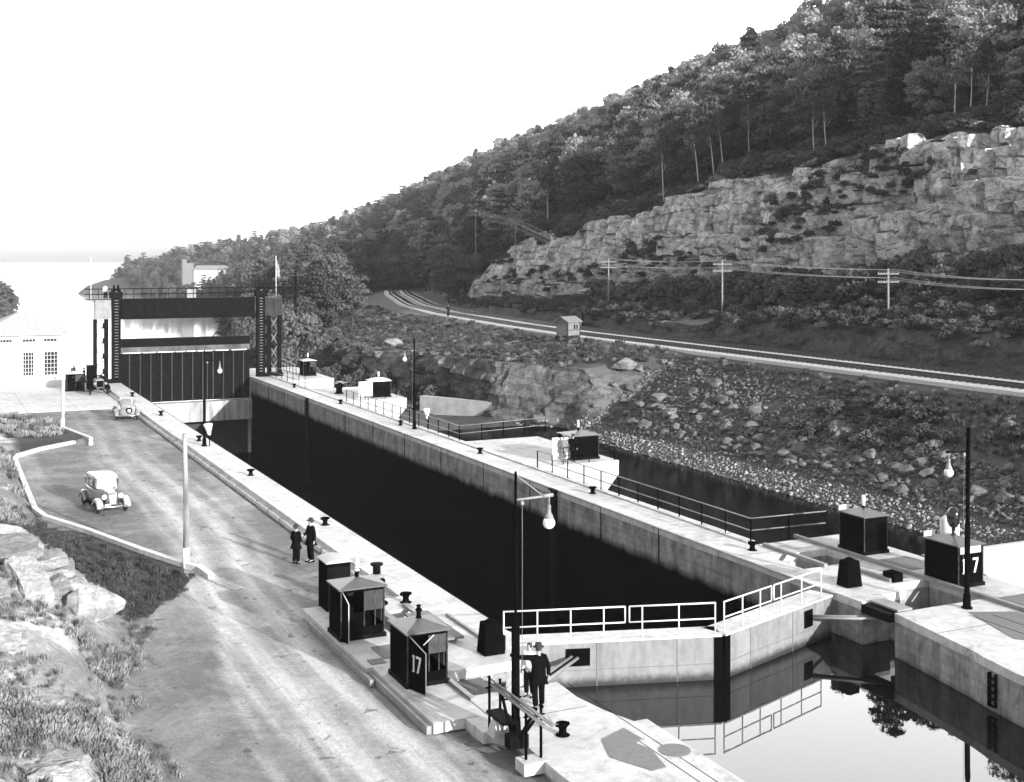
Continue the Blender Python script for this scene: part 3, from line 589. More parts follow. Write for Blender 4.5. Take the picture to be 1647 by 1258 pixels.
bw_ = MB(); bw_.prism([(45.6, 116.8), (51.0, 106.2), (51.6, 106.5), (46.2, 117.1)], -4.5, -1.2)
tag(bw_.build('basin_wall', PAVE2), 'low concrete wall closing the far end of the side pool under the rock', 'wall')
fw = MB(); fw.prism([(34.4, 104.6), (45, 104.6), (45.6, 116), (34.4, 118)], -5, -2.6); struct(fw.build('basin_floor', mat('basin_mud', .05, .9, .3, 1)))

# ---------------- railings
def railing(pts, label, mp, mrl, h=1.05, r=.03, sp=2.0, group='railings along the lock walls', zb=0.0, rails=(1.0, .5)):
    """pts: polyline of (x,y)"""
    t_ = thing('railing', label, 'railing', (pts[0][0], pts[0][1], zb), 0, group); ox, oy = pts[0]
    P_ = [Vector((x - ox, y - oy, 0)) for x, y in pts]; posts = []
    for a, b_ in zip(P_[:-1], P_[1:]):
        n = max(1, round((b_ - a).length / sp))
        posts += [a.lerp(b_, i / n) for i in range(n)]
    posts.append(P_[-1])
    pm = MB(); pm.tube([(0, 0, 0), (0, 0, h)], r * 1.25, 6); pm.tube([(0, 0, 0), (0, 0, .04)], r * 2.4, 6)
    p0 = pm.build('post', mp, t_); p0.location = posts[0]
    for q_ in posts[1:]:
        c = p0.copy(); COL.objects.link(c); c.parent = t_; c.location = q_
    for f in rails:
        rm = MB(); rm.tube([p + Vector((0, 0, h * f)) for p in P_], r, 6); rm.build('rail', mrl, t_)
    return t_
RAILM = mat('worn_rail_pipe', .2, .5, .3, 3)
railing([(34.05, 67.5), (34.05, 46.0), (38.2, 45.8)], 'dark pipe railing from the two men\'s platform to the near right hut', BLACK, RAILM, h=1.1)
railing([(34.05, 105), (34.05, 79.6), (41.5, 81)], 'dark pipe railing around the far enclosed part of the side pool', BLACK, RAILM, h=1.1)
railing([(34.05, 131), (34.05, 118)], 'short dark pipe railing beside the farthest hut', BLACK, RAILM, h=1.1)
railing([(36.2, 68.2), (39.9, 68.2), (39.9, 72.5)], 'thin dark railing at the front of the two men\'s platform', BLACK, BLACK, r=.022)
railing([(36.2, 106.2), (40.0, 106.2), (40.0, 110.5)], 'thin dark railing round the platform of the round-capped hut', BLACK, BLACK, r=.022)
railing([(37.8, 141), (36.8, 131)], 'pale pipe railing behind the farthest hut', BLACK, WHITEW)

# ---------------- mitre gates
def leaf(hx, hy, ax, ay, label, sgn):
    L = math.hypot(ax - hx, ay - hy); rz = math.atan2(ay - hy, ax - hx)
    t_ = thing('mitre_gate_leaf', label, 'lock gate', (hx, hy, 0), rz, 'mitre gate leaves closing the near end of the chamber')
    # local: +x to the mitre post, front (upstream) face at y = 0 for sgn=1
    y0, y1 = (0, .95) if sgn > 0 else (-.95, 0)
    yf = y0 if sgn > 0 else y1; of = -1 if sgn > 0 else 1     # outward normal of upstream face
    o = MB(); o.box(.0, L - .3, y0, y1, -5, -.12)
    # opening for the operating strut is a dark box recessed frame
    body = o.build('gate_body', GATEP, t_)
    o = MB(); o.box(-.05, L - .02, y0 - .03, y1 + .03, -.12, -.05); o.build('walkway', PAVE, t_)
    o = MB(); o.box(L - .3, L - .0, y0 - .04, y1 + .02, -5, -.12); o.build('mitre_post', BLACK, t_)
    o = MB()
    for i in (2, 4):
        x = L * i / 5 * .97; a, b_ = sorted((yf, yf + of * .012)); o.box(x, x + .03, a, b_, -3, -.14)
    for z in (-1.05,):
        a, b_ = sorted((yf, yf + of * .01)); o.box(.1, L - .3, a, b_, z, z + .02)
    o.build('plate_seam', mat('gate_seam', .14, .6, .2, 3), t_)
    sx = L * .36
    if sgn > 0:
        a, b_ = sorted((yf, yf + of * .016)); o = MB(); o.box(1.75, 2.6, a, b_, -.9, -.3); o.build('strut_opening', BLACK, t_)
    else:
        a, b_ = sorted((yf, yf + of * .016)); o = MB(); o.box(1.35, 1.95, a, b_, -.95, -.3); o.build('strut_opening', BLACK, t_)
    return t_, L, yf, of
gl, L1, yf, of = leaf(18.1, 37.6, 25.05, 35.45, 'near left mitre gate leaf with pale plating and white railing', 1)
gr, L2, yf2, of2 = leaf(31.75, 37.75, 25.15, 35.45, 'near right mitre gate leaf leading to the right wall', -1)
def gate_rail(L, y, parent, spans):
    for x0, x1, n, hb in spans:
        rm = MB(); rm.tube([(x0, y, 1.02), (x1, y, 1.02)], .03, 8); rm.tube([(x0, y, .48), (x1, y, .48)], .026, 8)
        if hb[0]: rm.tube([(x0, y, .48), (x0, y, 1.02)], .026, 8)
        if hb[1]: rm.tube([(x1, y, .48), (x1, y, 1.02)], .026, 8)
        for i in range(n): 
            x = x0 + (x1 - x0) * ((i + .5) / n if hb == (1, 1) else (i / max(1, n - 1) if hb == (0, 0) else ((i + .0) / (n - .35) if hb[1] else (i + .35) / (n - .65))))
            rm.tube([(x, y, -.06), (x, y, 1.04)], .026, 8)
        rm.build('handrail', WHITE, parent)
gate_rail(L1, .12, gl, [(-.35, 3.85, 4, (0, 1)), (4.0, 7.05, 3, (1, 0))])
gate_rail(L2, -.12, gr, [(L2 - .12, L2 - 3.05, 3, (0, 1)), (L2 - 3.2, .55, 3, (1, 0))])
# operating struts
def strut(p, q_, label):
    p, q_ = Vector(p), Vector(q_); t_ = thing('gate_strut', label, 'strut', p, 0, 'struts that swing the mitre gates'); d = q_ - p; s = d.cross(Vector((0, 0, 1))).normalized() * .12
    for k in (-1, 1):
        o = MB(); o.tube([s * k, d + s * k], .055, 6); o.build('strut_bar', STEELG, t_)
    o = MB(); o.tube([d * .02, d * .98], .03, 6); o.build('strut_rod', STEEL, t_)
strut((16.3, 34.7, -1.0), (20.0, 36.85, -.55), 'strut between the left pit and the left gate leaf')
strut((32.2, 35.5, -.4), (30.2, 36.95, -.5), 'strut between the right wall recess and the right gate leaf')
# gate anchor pillars
def pillar(x, y, label, w=.38, h=1.02):
    t_ = thing('gate_anchor_post', label, 'anchor post', (x, y, 0), 0, 'black tapered posts at the gate hinges')
    o = MB(); o.prism([(-w, -w * .9), (w, -w * .9), (w, w * .9), (-w, w * .9)], 0.0, h, top=[(-w * .78, -w * .7), (w * .78, -w * .7), (w * .78, w * .7), (-w * .78, w * .7)]); bevel(o.build('post_body', BLACK, t_), .04)
    o = MB(); o.lathe([(w * .5, h - .02), (w * .45, h + .06), (w * .2, h + .1)], n=12); o.build('cap', BLACK, t_)
    o = MB(); o.box(w * .9, w * 1.35, -.05, .3, .0, .5); o.build('bracket', STEEL, t_)
pillar(16.95, 37.0, 'black tapered post at the hinge of the left gate leaf')
pillar(33.15, 38.35, 'black tapered post at the hinge of the right gate leaf')
# ============================================================ SMALL STRUCTURES AND OBJECTS
def digits17(m, x0, z0, h, M=None, gap=.16, only=None):
    """'17' in the local xz plane, facing -y"""
    w = h * .13
    def seg(pts, t=.012):
        n = len(pts); m.add([(p[0], 0, p[1]) for p in pts] + [(p[0], t, p[1]) for p in pts], [tuple(range(n)), tuple(range(n, 2 * n))[::-1]] + [(i, n + i, n + (i + 1) % n, (i + 1) % n) for i in range(n)], M=M)
    if only != 1: seg([(x0 - w * .6, z0), (x0 + w, z0), (x0 + w, z0 + h), (x0 - w * .2, z0 + h), (x0 - w * .7, z0 + h * .86), (x0, z0 + h * .9), (x0, z0 + w * .4), (x0 - w * .6, z0 + w * .4)])
    if only == 0: return
    x = x0 + w + gap; W_ = h * .5
    seg([(x + W_ * .18, z0), (x + W_ * .5, z0), (x + W_, z0 + h * .86), (x + W_, z0 + h), (x, z0 + h), (x, z0 + h * .86), (x + W_ * .68, z0 + h * .86)])

def signal_top(t_, z, style):
    """beacon on a hut roof"""
    o = MB()
    if style == 'stack':
        o.lathe([(.07, z), (.07, z + .2)], n=12); o.build('signal_base', BLACK, t_); o = MB(); zz = z + .2
        prof = [(.06, zz)]
        for i in range(4): prof += [(.1, zz + .02), (.1, zz + .06), (.055, zz + .075), (.055, zz + .1)]; zz += .11
        prof += [(.09, zz), (.02, zz + .06)]
        o.lathe(prof, n=14); o.build('signal_lens', mat('signal_glass', .6, .15, .1, 9, spec=.8), t_)
    elif style == 'short':
        o.lathe([(.1, z), (.09, z + .04), (.07, z + .06), (.07, z + .2), (.1, z + .22), (.1, z + .28), (.06, z + .3), (.06, z + .36), (.09, z + .38), (.02, z + .42)], n=12); o.build('signal_lamp', BLACK, t_)
    elif style == 'white':
        o.lathe([(.07, z), (.07, z + .12)], n=10); o.build('signal_base', BLACK, t_)
        o = MB(); o.lathe([(.085, z + .12), (.085, z + .55), (.05, z + .58)], n=12); o.build('signal_lens', WHITE, t_)
    elif style == 'bulb':
        o.lathe([(.12, z), (.1, z + .05), (.08, z + .06), (.08, z + .3), (.16, z + .34), (.24, z + .5), (.27, z + .75), (.25, z + .95), (.14, z + 1.08), (.04, z + 1.12)], n=16); o.build('signal_lamp', mat('glossy_black', .012, .12, .2, 5, spec=.8), t_)
def hut(label, loc, sx=1.3, sy=1.55, h=1.6, open_front=False, door=None, sign=False, top='short', rz=0, white_roof=False, hood=False, group='black control huts on the lock walls'):
    t_ = thing('control_hut', label, 'hut', loc, rz, group); a, b_ = sx / 2, sy / 2
    o = MB(); o.box(-a - .06, a + .06, -b_ - .06, b_ + .06, .003, .14); o.build('plinth', STEEL, t_)
    w = .04; o = MB()
    o.box(-a, -a + w, -b_, b_, .14, h); o.box(a - w, a, -b_, b_, .14, h); o.box(-a + w, a - w, b_ - w, b_, .14, h)
    if open_front:
        o.box(-a + w, a - w, -b_, -b_ + w, .14, .42); o.box(-a + w, a - w, -b_, -b_ + w, h - .1, h)
    else:
        o.box(-a + w, a - w, -b_, -b_ + w, .14, h - .32 if sign else h)
    o.build('wall', BLACK, t_)
    # corner battens
    for x in (-a - .012, a - .028):
        for y in (-b_ - .012, b_ - .028): o = MB(); o.box(x, x + .04, y, y + .04, .14, h); o.build('corner_trim', mat('chipped_edge_paint', .05, .6, .9, 5, spec=.1), t_)
    o = MB(); e = .09
    o.prism([(-a - e, -b_ - e), (a + e, -b_ - e), (a + e, b_ + e), (-a - e, b_ + e)], h, h + .05)
    o.prism([(-a - e, -b_ - e), (a + e, -b_ - e), (a + e, b_ + e), (-a - e, b_ + e)], h + .05, h + .25, top=[(-.08, -.08), (.08, -.08), (.08, .08), (-.08, .08)])
    o.build('roof', PAVE2 if white_roof else GREYC, t_)
    if open_front:
        o = MB(); o.box(-a + .15, a - .3, -.1, b_ - .1, .14, .75); o.box(-a + .3, -a + .6, -.2, 0, .75, 1.0); o.build('control_desk', BLACK, t_)
        o = MB(); o.lathe([(.13, 0), (.13, .03)], n=16, M=Matrix.Translation((-.05, b_ - .1, h - .42)) @ Matrix.Rotation(PI2, 4, 'X')); o.build('dial', STEELG, t_)
        o = MB(); o.box(a - w - .03, a - w - .004, -b_ + .1, b_ - .2, .5, h - .15); o.build('side_panel', STEELG, t_)
        for x in (.05 * a, .55 * a): o = MB(); o.box(x, x + .035, -b_ + .004, -b_ + .03, .42, h - .1); o.build('mullion', mat('chipped_edge_paint', .05, .6, .9, 5, spec=.1), t_)
        o = MB(); o.box(.05 * a + .035, a - w, -b_ + .012, -b_ + .018, .95, h - .1); o.build('pane', mat('dusty_cab_glass', .05, .15, .4, 3, spec=.5), t_)
    if door:
        # half door swung towards the viewer from the front left corner, its top edge sloping
        L = door; M_ = Matrix.Translation((-a + .02, -b_, 0)) @ Matrix.Rotation(-1.30, 4, 'Z')
        pts = [(0, .02), (L, .02), (L, h - .38), (0, h - .04)]
        o = MB(); o.add([(p[0], 0, p[1]) for p in pts] + [(p[0], .035, p[1]) for p in pts], [(0, 1, 2, 3), (7, 6, 5, 4)] + [(i, 4 + i, 4 + (i + 1) % 4, (i + 1) % 4) for i in range(4)], M=M_); dr_ = o.build('door', BLACK, t_)
        o = MB(); o.tube([M_ @ Vector((L + .012, .018, .02)), M_ @ Vector((L + .012, .018, h - .37)), M_ @ Vector((0, .018, h - .02))], .014, 6); o.build('door_edge', WHITE, dr_)
        if sign:
            o = MB(); digits17(o, L * .30, h * .36, .5, M=M_ @ Matrix.Translation((0, -.014, 0)), gap=.08, only=0); o.build('numeral', WHITEW, dr_); o = MB(); digits17(o, L * .30, h * .36, .5, M=M_ @ Matrix.Translation((0, -.014, 0)), gap=.08, only=1); o.build('numeral', WHITEW, dr_)
            o = MB(); o.tube([(-.15, -b_ - .02, h - .38), (.2, -b_ - .02, h - .1)], .016, 6); o.build('door_stay', WHITE, t_)
    elif sign:
        for which in (0, 1): o = MB(); digits17(o, -.40, .55, .58, M=Matrix.Translation((0, -b_ - .014, 0)), gap=.42, only=which); o.build('numeral', WHITE, t_)
        o = MB(); o.box(-.5, a - .05, -b_ + .05, -b_ + .07, h - .32, h - .02); o.build('back_panel', mat('pale_inner_board', .4, .8, .1, 3), t_)
    if hood:
        o = MB(); o.box(-a - .05, -a + .5, b_ - .02, b_ + .02, h + .02, h + .28); o.build('fin', WHITE, t_)
    signal_top(t_, h + .24, top); return t_
hut('black hut marked 17 with its half door standing open, nearest to the road', (13.92, 35.75, 0), 1.3, 1.5, 1.62, open_front=True, door=.85, sign=True, top='short')
hut('black open hut with a striped glass signal on its roof, behind the hut marked 17', (13.62, 40.85, 0), 1.55, 1.3, 1.72, open_front=True, door=.4, top='stack')
hut('plain black hut at the end of the pipe railing on the right wall', (37.7, 42.7, 0), 1.3, 1.6, 1.62, top='white', hood=True)
hut('black hut marked with a large white 17 behind the right lamp post', (37.35, 37.05, 0), 1.3, 1.8, 1.62, sign=True, top='bulb', hood=True)
def open_board(t_, x0, x1, y, z0, z1):
    o = MB(); o.box(x0, x1, y, y + .05, z0, z1); o.build('open_door', WHITE, t_)
h1 = hut('black hut with two men and an open white door on the side pool platform', (38.3, 70.1, 0), 1.95, 1.9, 1.5, top='stack'); open_board(h1, -2.35, -1.0, -.9, .15, 1.52)
h2 = hut('round-capped black hut with an open white door in front of the dark rocks', (38.2, 108.3, 0), 1.75, 1.8, 1.45, top='white', white_roof=True); open_board(h2, -2.2, -.88, -.9, .15, 1.5)
o = MB(); o.lathe([(1.15, 1.46), (1.1, 1.52), (.7, 1.66), (.1, 1.74)], n=20); o.build('cap', WHITE, h2)
hut('farthest black hut beside the right tower of the lift gate', (37.9, 130.3, 0), 1.4, 1.5, 1.6, open_front=True, top='white', white_roof=True)
hut('black hut beside the pale lock house and the old truck', (13.75, 128.6, -.34), 1.5, 1.3, 1.7, open_front=True, top='short', white_roof=True)
# black cabinet by the left tower
t_ = thing('cabinet', 'tall black cabinet beside the left tower of the lift gate', 'cabinet', (15.5, 129.6, -.34))
o = MB(); o.box(-.45, .45, -.5, .5, .003, 2.3); bevel(o.build('body', BLACK, t_), .03); o = MB(); o.box(-.5, .5, -.55, .55, 2.3, 2.36); o.build('lid', STEEL, t_)
# locker with curved lid
t_ = thing('locker', 'tall black metal locker with a curved lid behind the striped-signal hut', 'locker', (13.9, 44.3, -.34))
o = MB(); o.box(-.45, .45, -.55, .55, .003, 2.1); bevel(o.build('body', BLACK, t_), .02)
o = MB(); rr = [[(x, y, 2.1 + .14 * max(0, cos(x / .5 * 1.35))) for x in np.linspace(-.5, .5, 9)] + [(x, y, 2.1) for x in np.linspace(.5, -.5, 9)] for y in (-.6, .6)]; o.loft(rr, sm=False); o.build('lid', PAVE2, t_)
o = MB(); o.box(.1, .14, -.58, -.55, 1.0, 1.2); o.build('handle', STEELG, t_); o = MB(); o.box(-.44, .44, -.565, -.551, .15, 1.95); o.build('door', STEEL, t_)
def capstan(label, loc, s=1.0, spokes=False):
    t_ = thing('capstan', label, 'capstan', loc, 0, 'capstans on the lock walls')
    o = MB(); o.lathe([(.42 * s, 0.003), (.42 * s, .05 * s), (.3 * s, .1 * s), (.26 * s, .35 * s), (.33 * s, .65 * s), (.32 * s, .9 * s), (.2 * s, 1.0 * s)], n=20); o.build('barrel', BLACK, t_)
    o = MB(); o.lathe([(.2 * s, 1.0 * s), (.31 * s, 1.02 * s), (.31 * s, 1.06 * s), (.16 * s, 1.14 * s)], n=20); o.build('collar', STEELG, t_)
    o = MB(); o.lathe([(.15 * s, 1.14 * s), (.14 * s, 1.4 * s), (.24 * s, 1.47 * s), (.24 * s, 1.52 * s), (.05 * s, 1.53 * s)], n=18); o.build('head', STEEL, t_)
    if spokes:
        o = MB()
        for k in range(6): o.tube([(0, 0, 1.0 * s), (.75 * s * cos(k), .75 * s * sin(k), .95 * s)], .04, 6)
        o.build('spokes', STEELG, t_)
    return t_
capstan('black capstan with a pale collar beside the striped-signal hut', (15.45, 44.0, 0))
capstan('black capstan on the far right platform beside the round-capped hut', (35.6, 112, 0), 1.05, True)
# bollards
t_ = thing('bollard', 'small iron mooring bollard on the pale concrete beside the deck plates', 'bollard', (15.8, 29.8, 0), 0, 'mooring bollards on the lock walls')
o = MB(); o.lathe([(.15, .003), (.12, .03), (.1, .16), (.13, .24), (.19, .3), (.19, .33), (.12, .34)], n=18); o.lathe([(.2, .003), (.2, .015)], n=18)
o.tube([(-.2, 0, .3), (0, 0, .27), (.2, 0, .3)], [.05, .06, .05], 8); o.build('bollard_head', BLACK, t_)
bol0 = t_
for i, y in enumerate((43.7, 57.9, 72.8, 87.8, 103, 118)):
    dup(bol0, (17.7 if i else 16.5, y, 0), 0, ['mooring bollard between the black capstan and the gate post', 'mooring bollard beside the two men on the road', 'mooring bollard across the road from the pale sedan', 'mooring bollard beside the far lamp post on the left wall', 'mooring bollard beside the pale coupe', 'mooring bollard nearest the left tower of the lift gate'][i], 1.1)
for i, y in enumerate((44.8, 59.2, 74.3, 89.2, 104.2, 119)):
    dup(bol0, (33.25, y, 0), 0, ['mooring bollard by the railing corner of the right wall', 'mooring bollard beside the start of the near railing', 'mooring bollard short of the enclosed pool corner', 'mooring bollard beside the far right lamp post', 'mooring bollard beside the round-capped hut', 'mooring bollard beside the farthest hut'][i], 1.1)

# ---------------- lamp posts
GLOBE = mat('opal_glass_globe', .85, .2, .02, 3, spec=.6)
def lamp(label, loc, rz, h=6.75, rlow=.1, rup=.05, arm=1.0, za=None, lean=0, brace=True, white_arm=False):
    t_ = thing('lamp_post', label, 'lamp post', loc, rz, 'globe lamp posts along the lock'); t_.rotation_euler = (0, lean, rz); za = za or h - .72
    o = MB(); o.lathe([(.2, .003), (.2, .04), (.15, .06), (.13, .5), (rlow, .55), (rlow, 3.1), (rlow * .8, 3.2), (rup, 3.3), (rup, h), (rup * .4, h + .05)], n=14)
    for k in range(4): o.box(.16 * cos(k * PI2 + .78) - .03, .16 * cos(k * PI2 + .78) + .03, .16 * sin(k * PI2 + .78) - .03, .16 * sin(k * PI2 + .78) + .03, .003, .07)
    o.build('pole', BLACK, t_)
    o = MB(); o.tube([(0, 0, za), (arm + .1, 0, za + .03)], .035, 8); o.tube([(arm - .2, 0, za + .03), (arm + .12, 0, za + .04)], .055, 8)
    if brace: o.tube([(arm * .85, 0, za + .02), (0, 0, h - .05)], .016, 6)
    o.build('arm', STEELG if white_arm else STEEL, t_)
    o = MB(); o.tube([(arm, 0, za), (arm, 0, za - .3)], .02, 6); o.lathe([(.05, za - .34), (.06, za - .28), (.05, za - .22)], (arm, 0, 0), 10); o.lathe([(.13, za - .58), (.11, za - .52), (.06, za - .42), (.05, za - .3)], (arm, 0, 0), 14); hd = o.build('hanger', STEELG, t_)
    o = MB(); o.lathe([(.17 * sin(a_) + .001, za - .72 - .17 * cos(a_)) for a_ in np.linspace(0, pi, 13)], (arm, 0, 0), 20); g_ = o.build('globe', GLOBE, t_)
    o = MB(); o.lathe([(.05, za - .16), (.055, za - .1), (.02, za - .03)], (.2, 0, 0), 10); o.tube([(.2, 0, za - .1), (.2, 0, 1.6)], .007, 4); o.build('pulley_cord', STEELG, t_)
    return t_
lamp('tall black lamp post with a white globe beside the man in the dark suit', (14.62, 30.3, 0), 0, 7.15, .115, .038, 1.02, 6.42, white_arm=True)
lamp('black lamp post standing in front of the right hut marked 17', (34.95, 34.02, 0), pi, 6.65, .1, .075, .95, 5.8, lean=-.012)
lamp('far lamp post on the left wall in front of the dark lift gate', (17.55, 85.3, 0), 0, 6.5, .1, .05, 1.05, 5.8)
lamp('far lamp post on the right wall near the corner of the enclosed pool', (33.45, 86.8, 0), pi + .35, 6.75, .11, .06, .95, 6.0)
def canvas(label, loc, s=1):
    t_ = thing('canvas_cover', label, 'canvas cover', loc, .3, 'white canvas covers by the lamp posts')
    o = MB(); rings = []
    for z, a, b_, dx in [(0.75, .05, .06, .1), (.8, .12, .1, .08), (1.05, .17, .13, .04), (1.3, .26, .18, 0), (1.5, .34, .2, -.03), (1.56, .3, .16, -.02), (1.6, .05, .04, 0)]:
        rings.append([(dx + a * s * cos(k * pi / 6) * (1 + .12 * sin(k * 3 + z * 5)), b_ * s * sin(k * pi / 6), z) for k in range(12)])
    o.loft(rings); o.build('cover', WHITEW, t_); o = MB(); o.tube([(.1, 0, .003), (.1, 0, .8)], .035, 6); o.build('post', BLACK, t_); return t_
canvas('white canvas cover on a stand beside the far left lamp post', (17.75, 85.0, 0)); canvas('white canvas cover on a stand beside the far right lamp post', (34.2, 86.2, 0), .9)

# ---------------- wooden poles and kerbs by the road
def woodpole(label, loc, h, whole_white=False, lean=.0):
    t_ = thing('wooden_pole', label, 'pole', loc, 0, 'rough wooden poles beside the road'); t_.rotation_euler = (0, lean, 0)
    pts = [(0, 0, z) for z in (-.3, .9)]; o = MB(); o.tube([(0, 0, -.3), (0, 0, .85)], .16, 12); o.build('painted_foot', WHITEW, t_)
    o = MB(); o.tube([(.0, 0, .85), (.015, 0, h * .4), (-.03, 0, h * .75), (-.06, 0, h)], [.13, .12, .105, .09], 12); o.build('shaft', WHITEW if whole_white else mat('peeling_pole_wood', .3, .85, .7, 3, stretch=(1, 1, .15)), t_)
    return t_
woodpole('rough wooden pole with a whitewashed foot at the corner of the white kerb', (10.33, 54.0, -.35), 5.75)
woodpole('white painted pole beside the road near the lock house', (9.9, 100.5, -.35), 5.6, True, .012)
def kerb(pts, label, w=.28, h=.2):
    t_ = MB(); pts = [Vector((x, y, 0)) for x, y in pts]; L = []; R = []
    for i, p in enumerate(pts):
        d = (pts[min(i + 1, len(pts) - 1)] - pts[max(i - 1, 0)]).normalized(); n = Vector((-d.y, d.x, 0)) * w / 2; L.append(p + n); R.append(p - n)
    for i in range(len(pts) - 1):
        poly = [L[i], R[i], R[i + 1], L[i + 1]]; t_.prism([(q.x, q.y) for q in poly], -.7, -.35 + h)
    o = t_.build('kerb', WHITEW); tag(o, label, 'kerb', 'whitewashed kerbs of the turning place'); return o
def dense(pts, n=8):
    out = []
    for a, b_ in zip(pts[:-1], pts[1:]): out += [(a[0] + (b_[0] - a[0]) * i / n, a[1] + (b_[1] - a[1]) * i / n) for i in range(n)]
    return out + [pts[-1]]
kerb([(10.9, 51.6), (10.75, 53.2), (10.3, 54.1), (9.0, 57.6), (7.3, 62.9), (5.75, 67.0), (5.45, 69.2), (5.5, 76), (5.6, 86.8), (5.9, 88.3), (7.5, 90.6), (9.9, 92.8)], 'long whitewashed kerb curving round the turning place from the wooden pole')
kerb([(10.9, 91.5), (11.2, 94), (9.9, 100.8)], 'short whitewashed kerb leading to the white pole')

# ---------------- pike pole rack
t_ = thing('pole_rack', 'iron rack of long pike poles beside the near lamp post', 'rack', (14.3, 29.8, 0))
def post_at(x, y, h, r=.04):
    o = MB(); o.tube([(x, y, .003), (x, y, h)], r, 8); o.build('post', BLACK, t_)
for x, y, h in [(-.13, -1.05, 1.2), (.28, -1.1, 1.5), (-.1, 1.3, 1.45), (.25, 1.35, 1.3), (.3, .3, 1.2)]: post_at(x, y, h)
for y in (-1.07, 1.33, .3):
    o = MB(); o.tube([(-.2, y, 1.12), (.4, y, 1.12)], .025, 6); o.build('crossbar', BLACK, t_)
for i, (x, z, a, b_) in enumerate([(-.1, 1.18, -2.0, 1.6), (0, 1.17, -1.9, 1.5), (.1, 1.19, -2.1, 1.3), (.05, 1.25, -1.6, 1.7), (.2, 1.17, -2.0, .4)]):
    o = MB(); o.tube([(x, a, z), (x * .7, b_, z + .03)], .028, 8); o.build('pike_pole', WOODG, t_)
o = MB()
for s in (-1, 1): o.tube([(.0, .9 * s - .2, 1.1), (.05, .1 * s, .05)], .05, 6); o.tube([(.25, .8 * s - .2, 1.1), (.2, .05 * s, .1)], .04, 6)
o.box(-.25, .3, -.35, .0, .003, .35); o.box(-.2, .25, .2, 1.3, .45, .52); o.build('brace', STEEL, t_)
o = MB(); o.box(-.32, .42, -1.35, -.8, -.3, .012); o.build('footing', PAVE, t_); o = MB(); o.box(-.4, .3, 1.05, 1.6, -.3, .012); o.build('footing', PAVE, t_)
o = MB(); o.prism([(-.32, .55), (.28, .55), (.28, 1.0), (-.32, 1.0)], .003, .42, top=[(-.22, .6), (-.05, .6), (-.05, .9), (-.22, .9)]); o.build('stone', PAVE2, t_)
# mooring line to the bollard
o = MB(); o.tube([(14.65, 28.4, 1.15), (15.1, 29.0, .7), (15.6, 29.7, .36)], .018, 6); tag(o.build('mooring_line', WOODG), 'taut line from the pole rack to the near bollard', 'rope')
# canvas covered drum behind the right 17 hut
t_ = thing('covered_drum', 'white canvas-covered drum behind the right hut marked 17', 'drum', (39.0, 38.9, 0))
o = MB(); rings = []
for z, r in [(.9, .32), (.95, .38), (1.3, .42), (1.7, .44), (2.0, .42), (2.1, .3), (2.13, .05)]: rings.append([(r * cos(k * pi / 8) * (1 + .05 * sin(k * 2 + z * 9)), r * .8 * sin(k * pi / 8), z) for k in range(16)])
o.loft(rings); o.build('cover', WHITEW, t_)
o = MB(); o.lathe([(.35, .003), (.35, .1), (.2, .2), (.2, .7), (.4, .9)], n=14); o.build('pedestal', BLACK, t_)
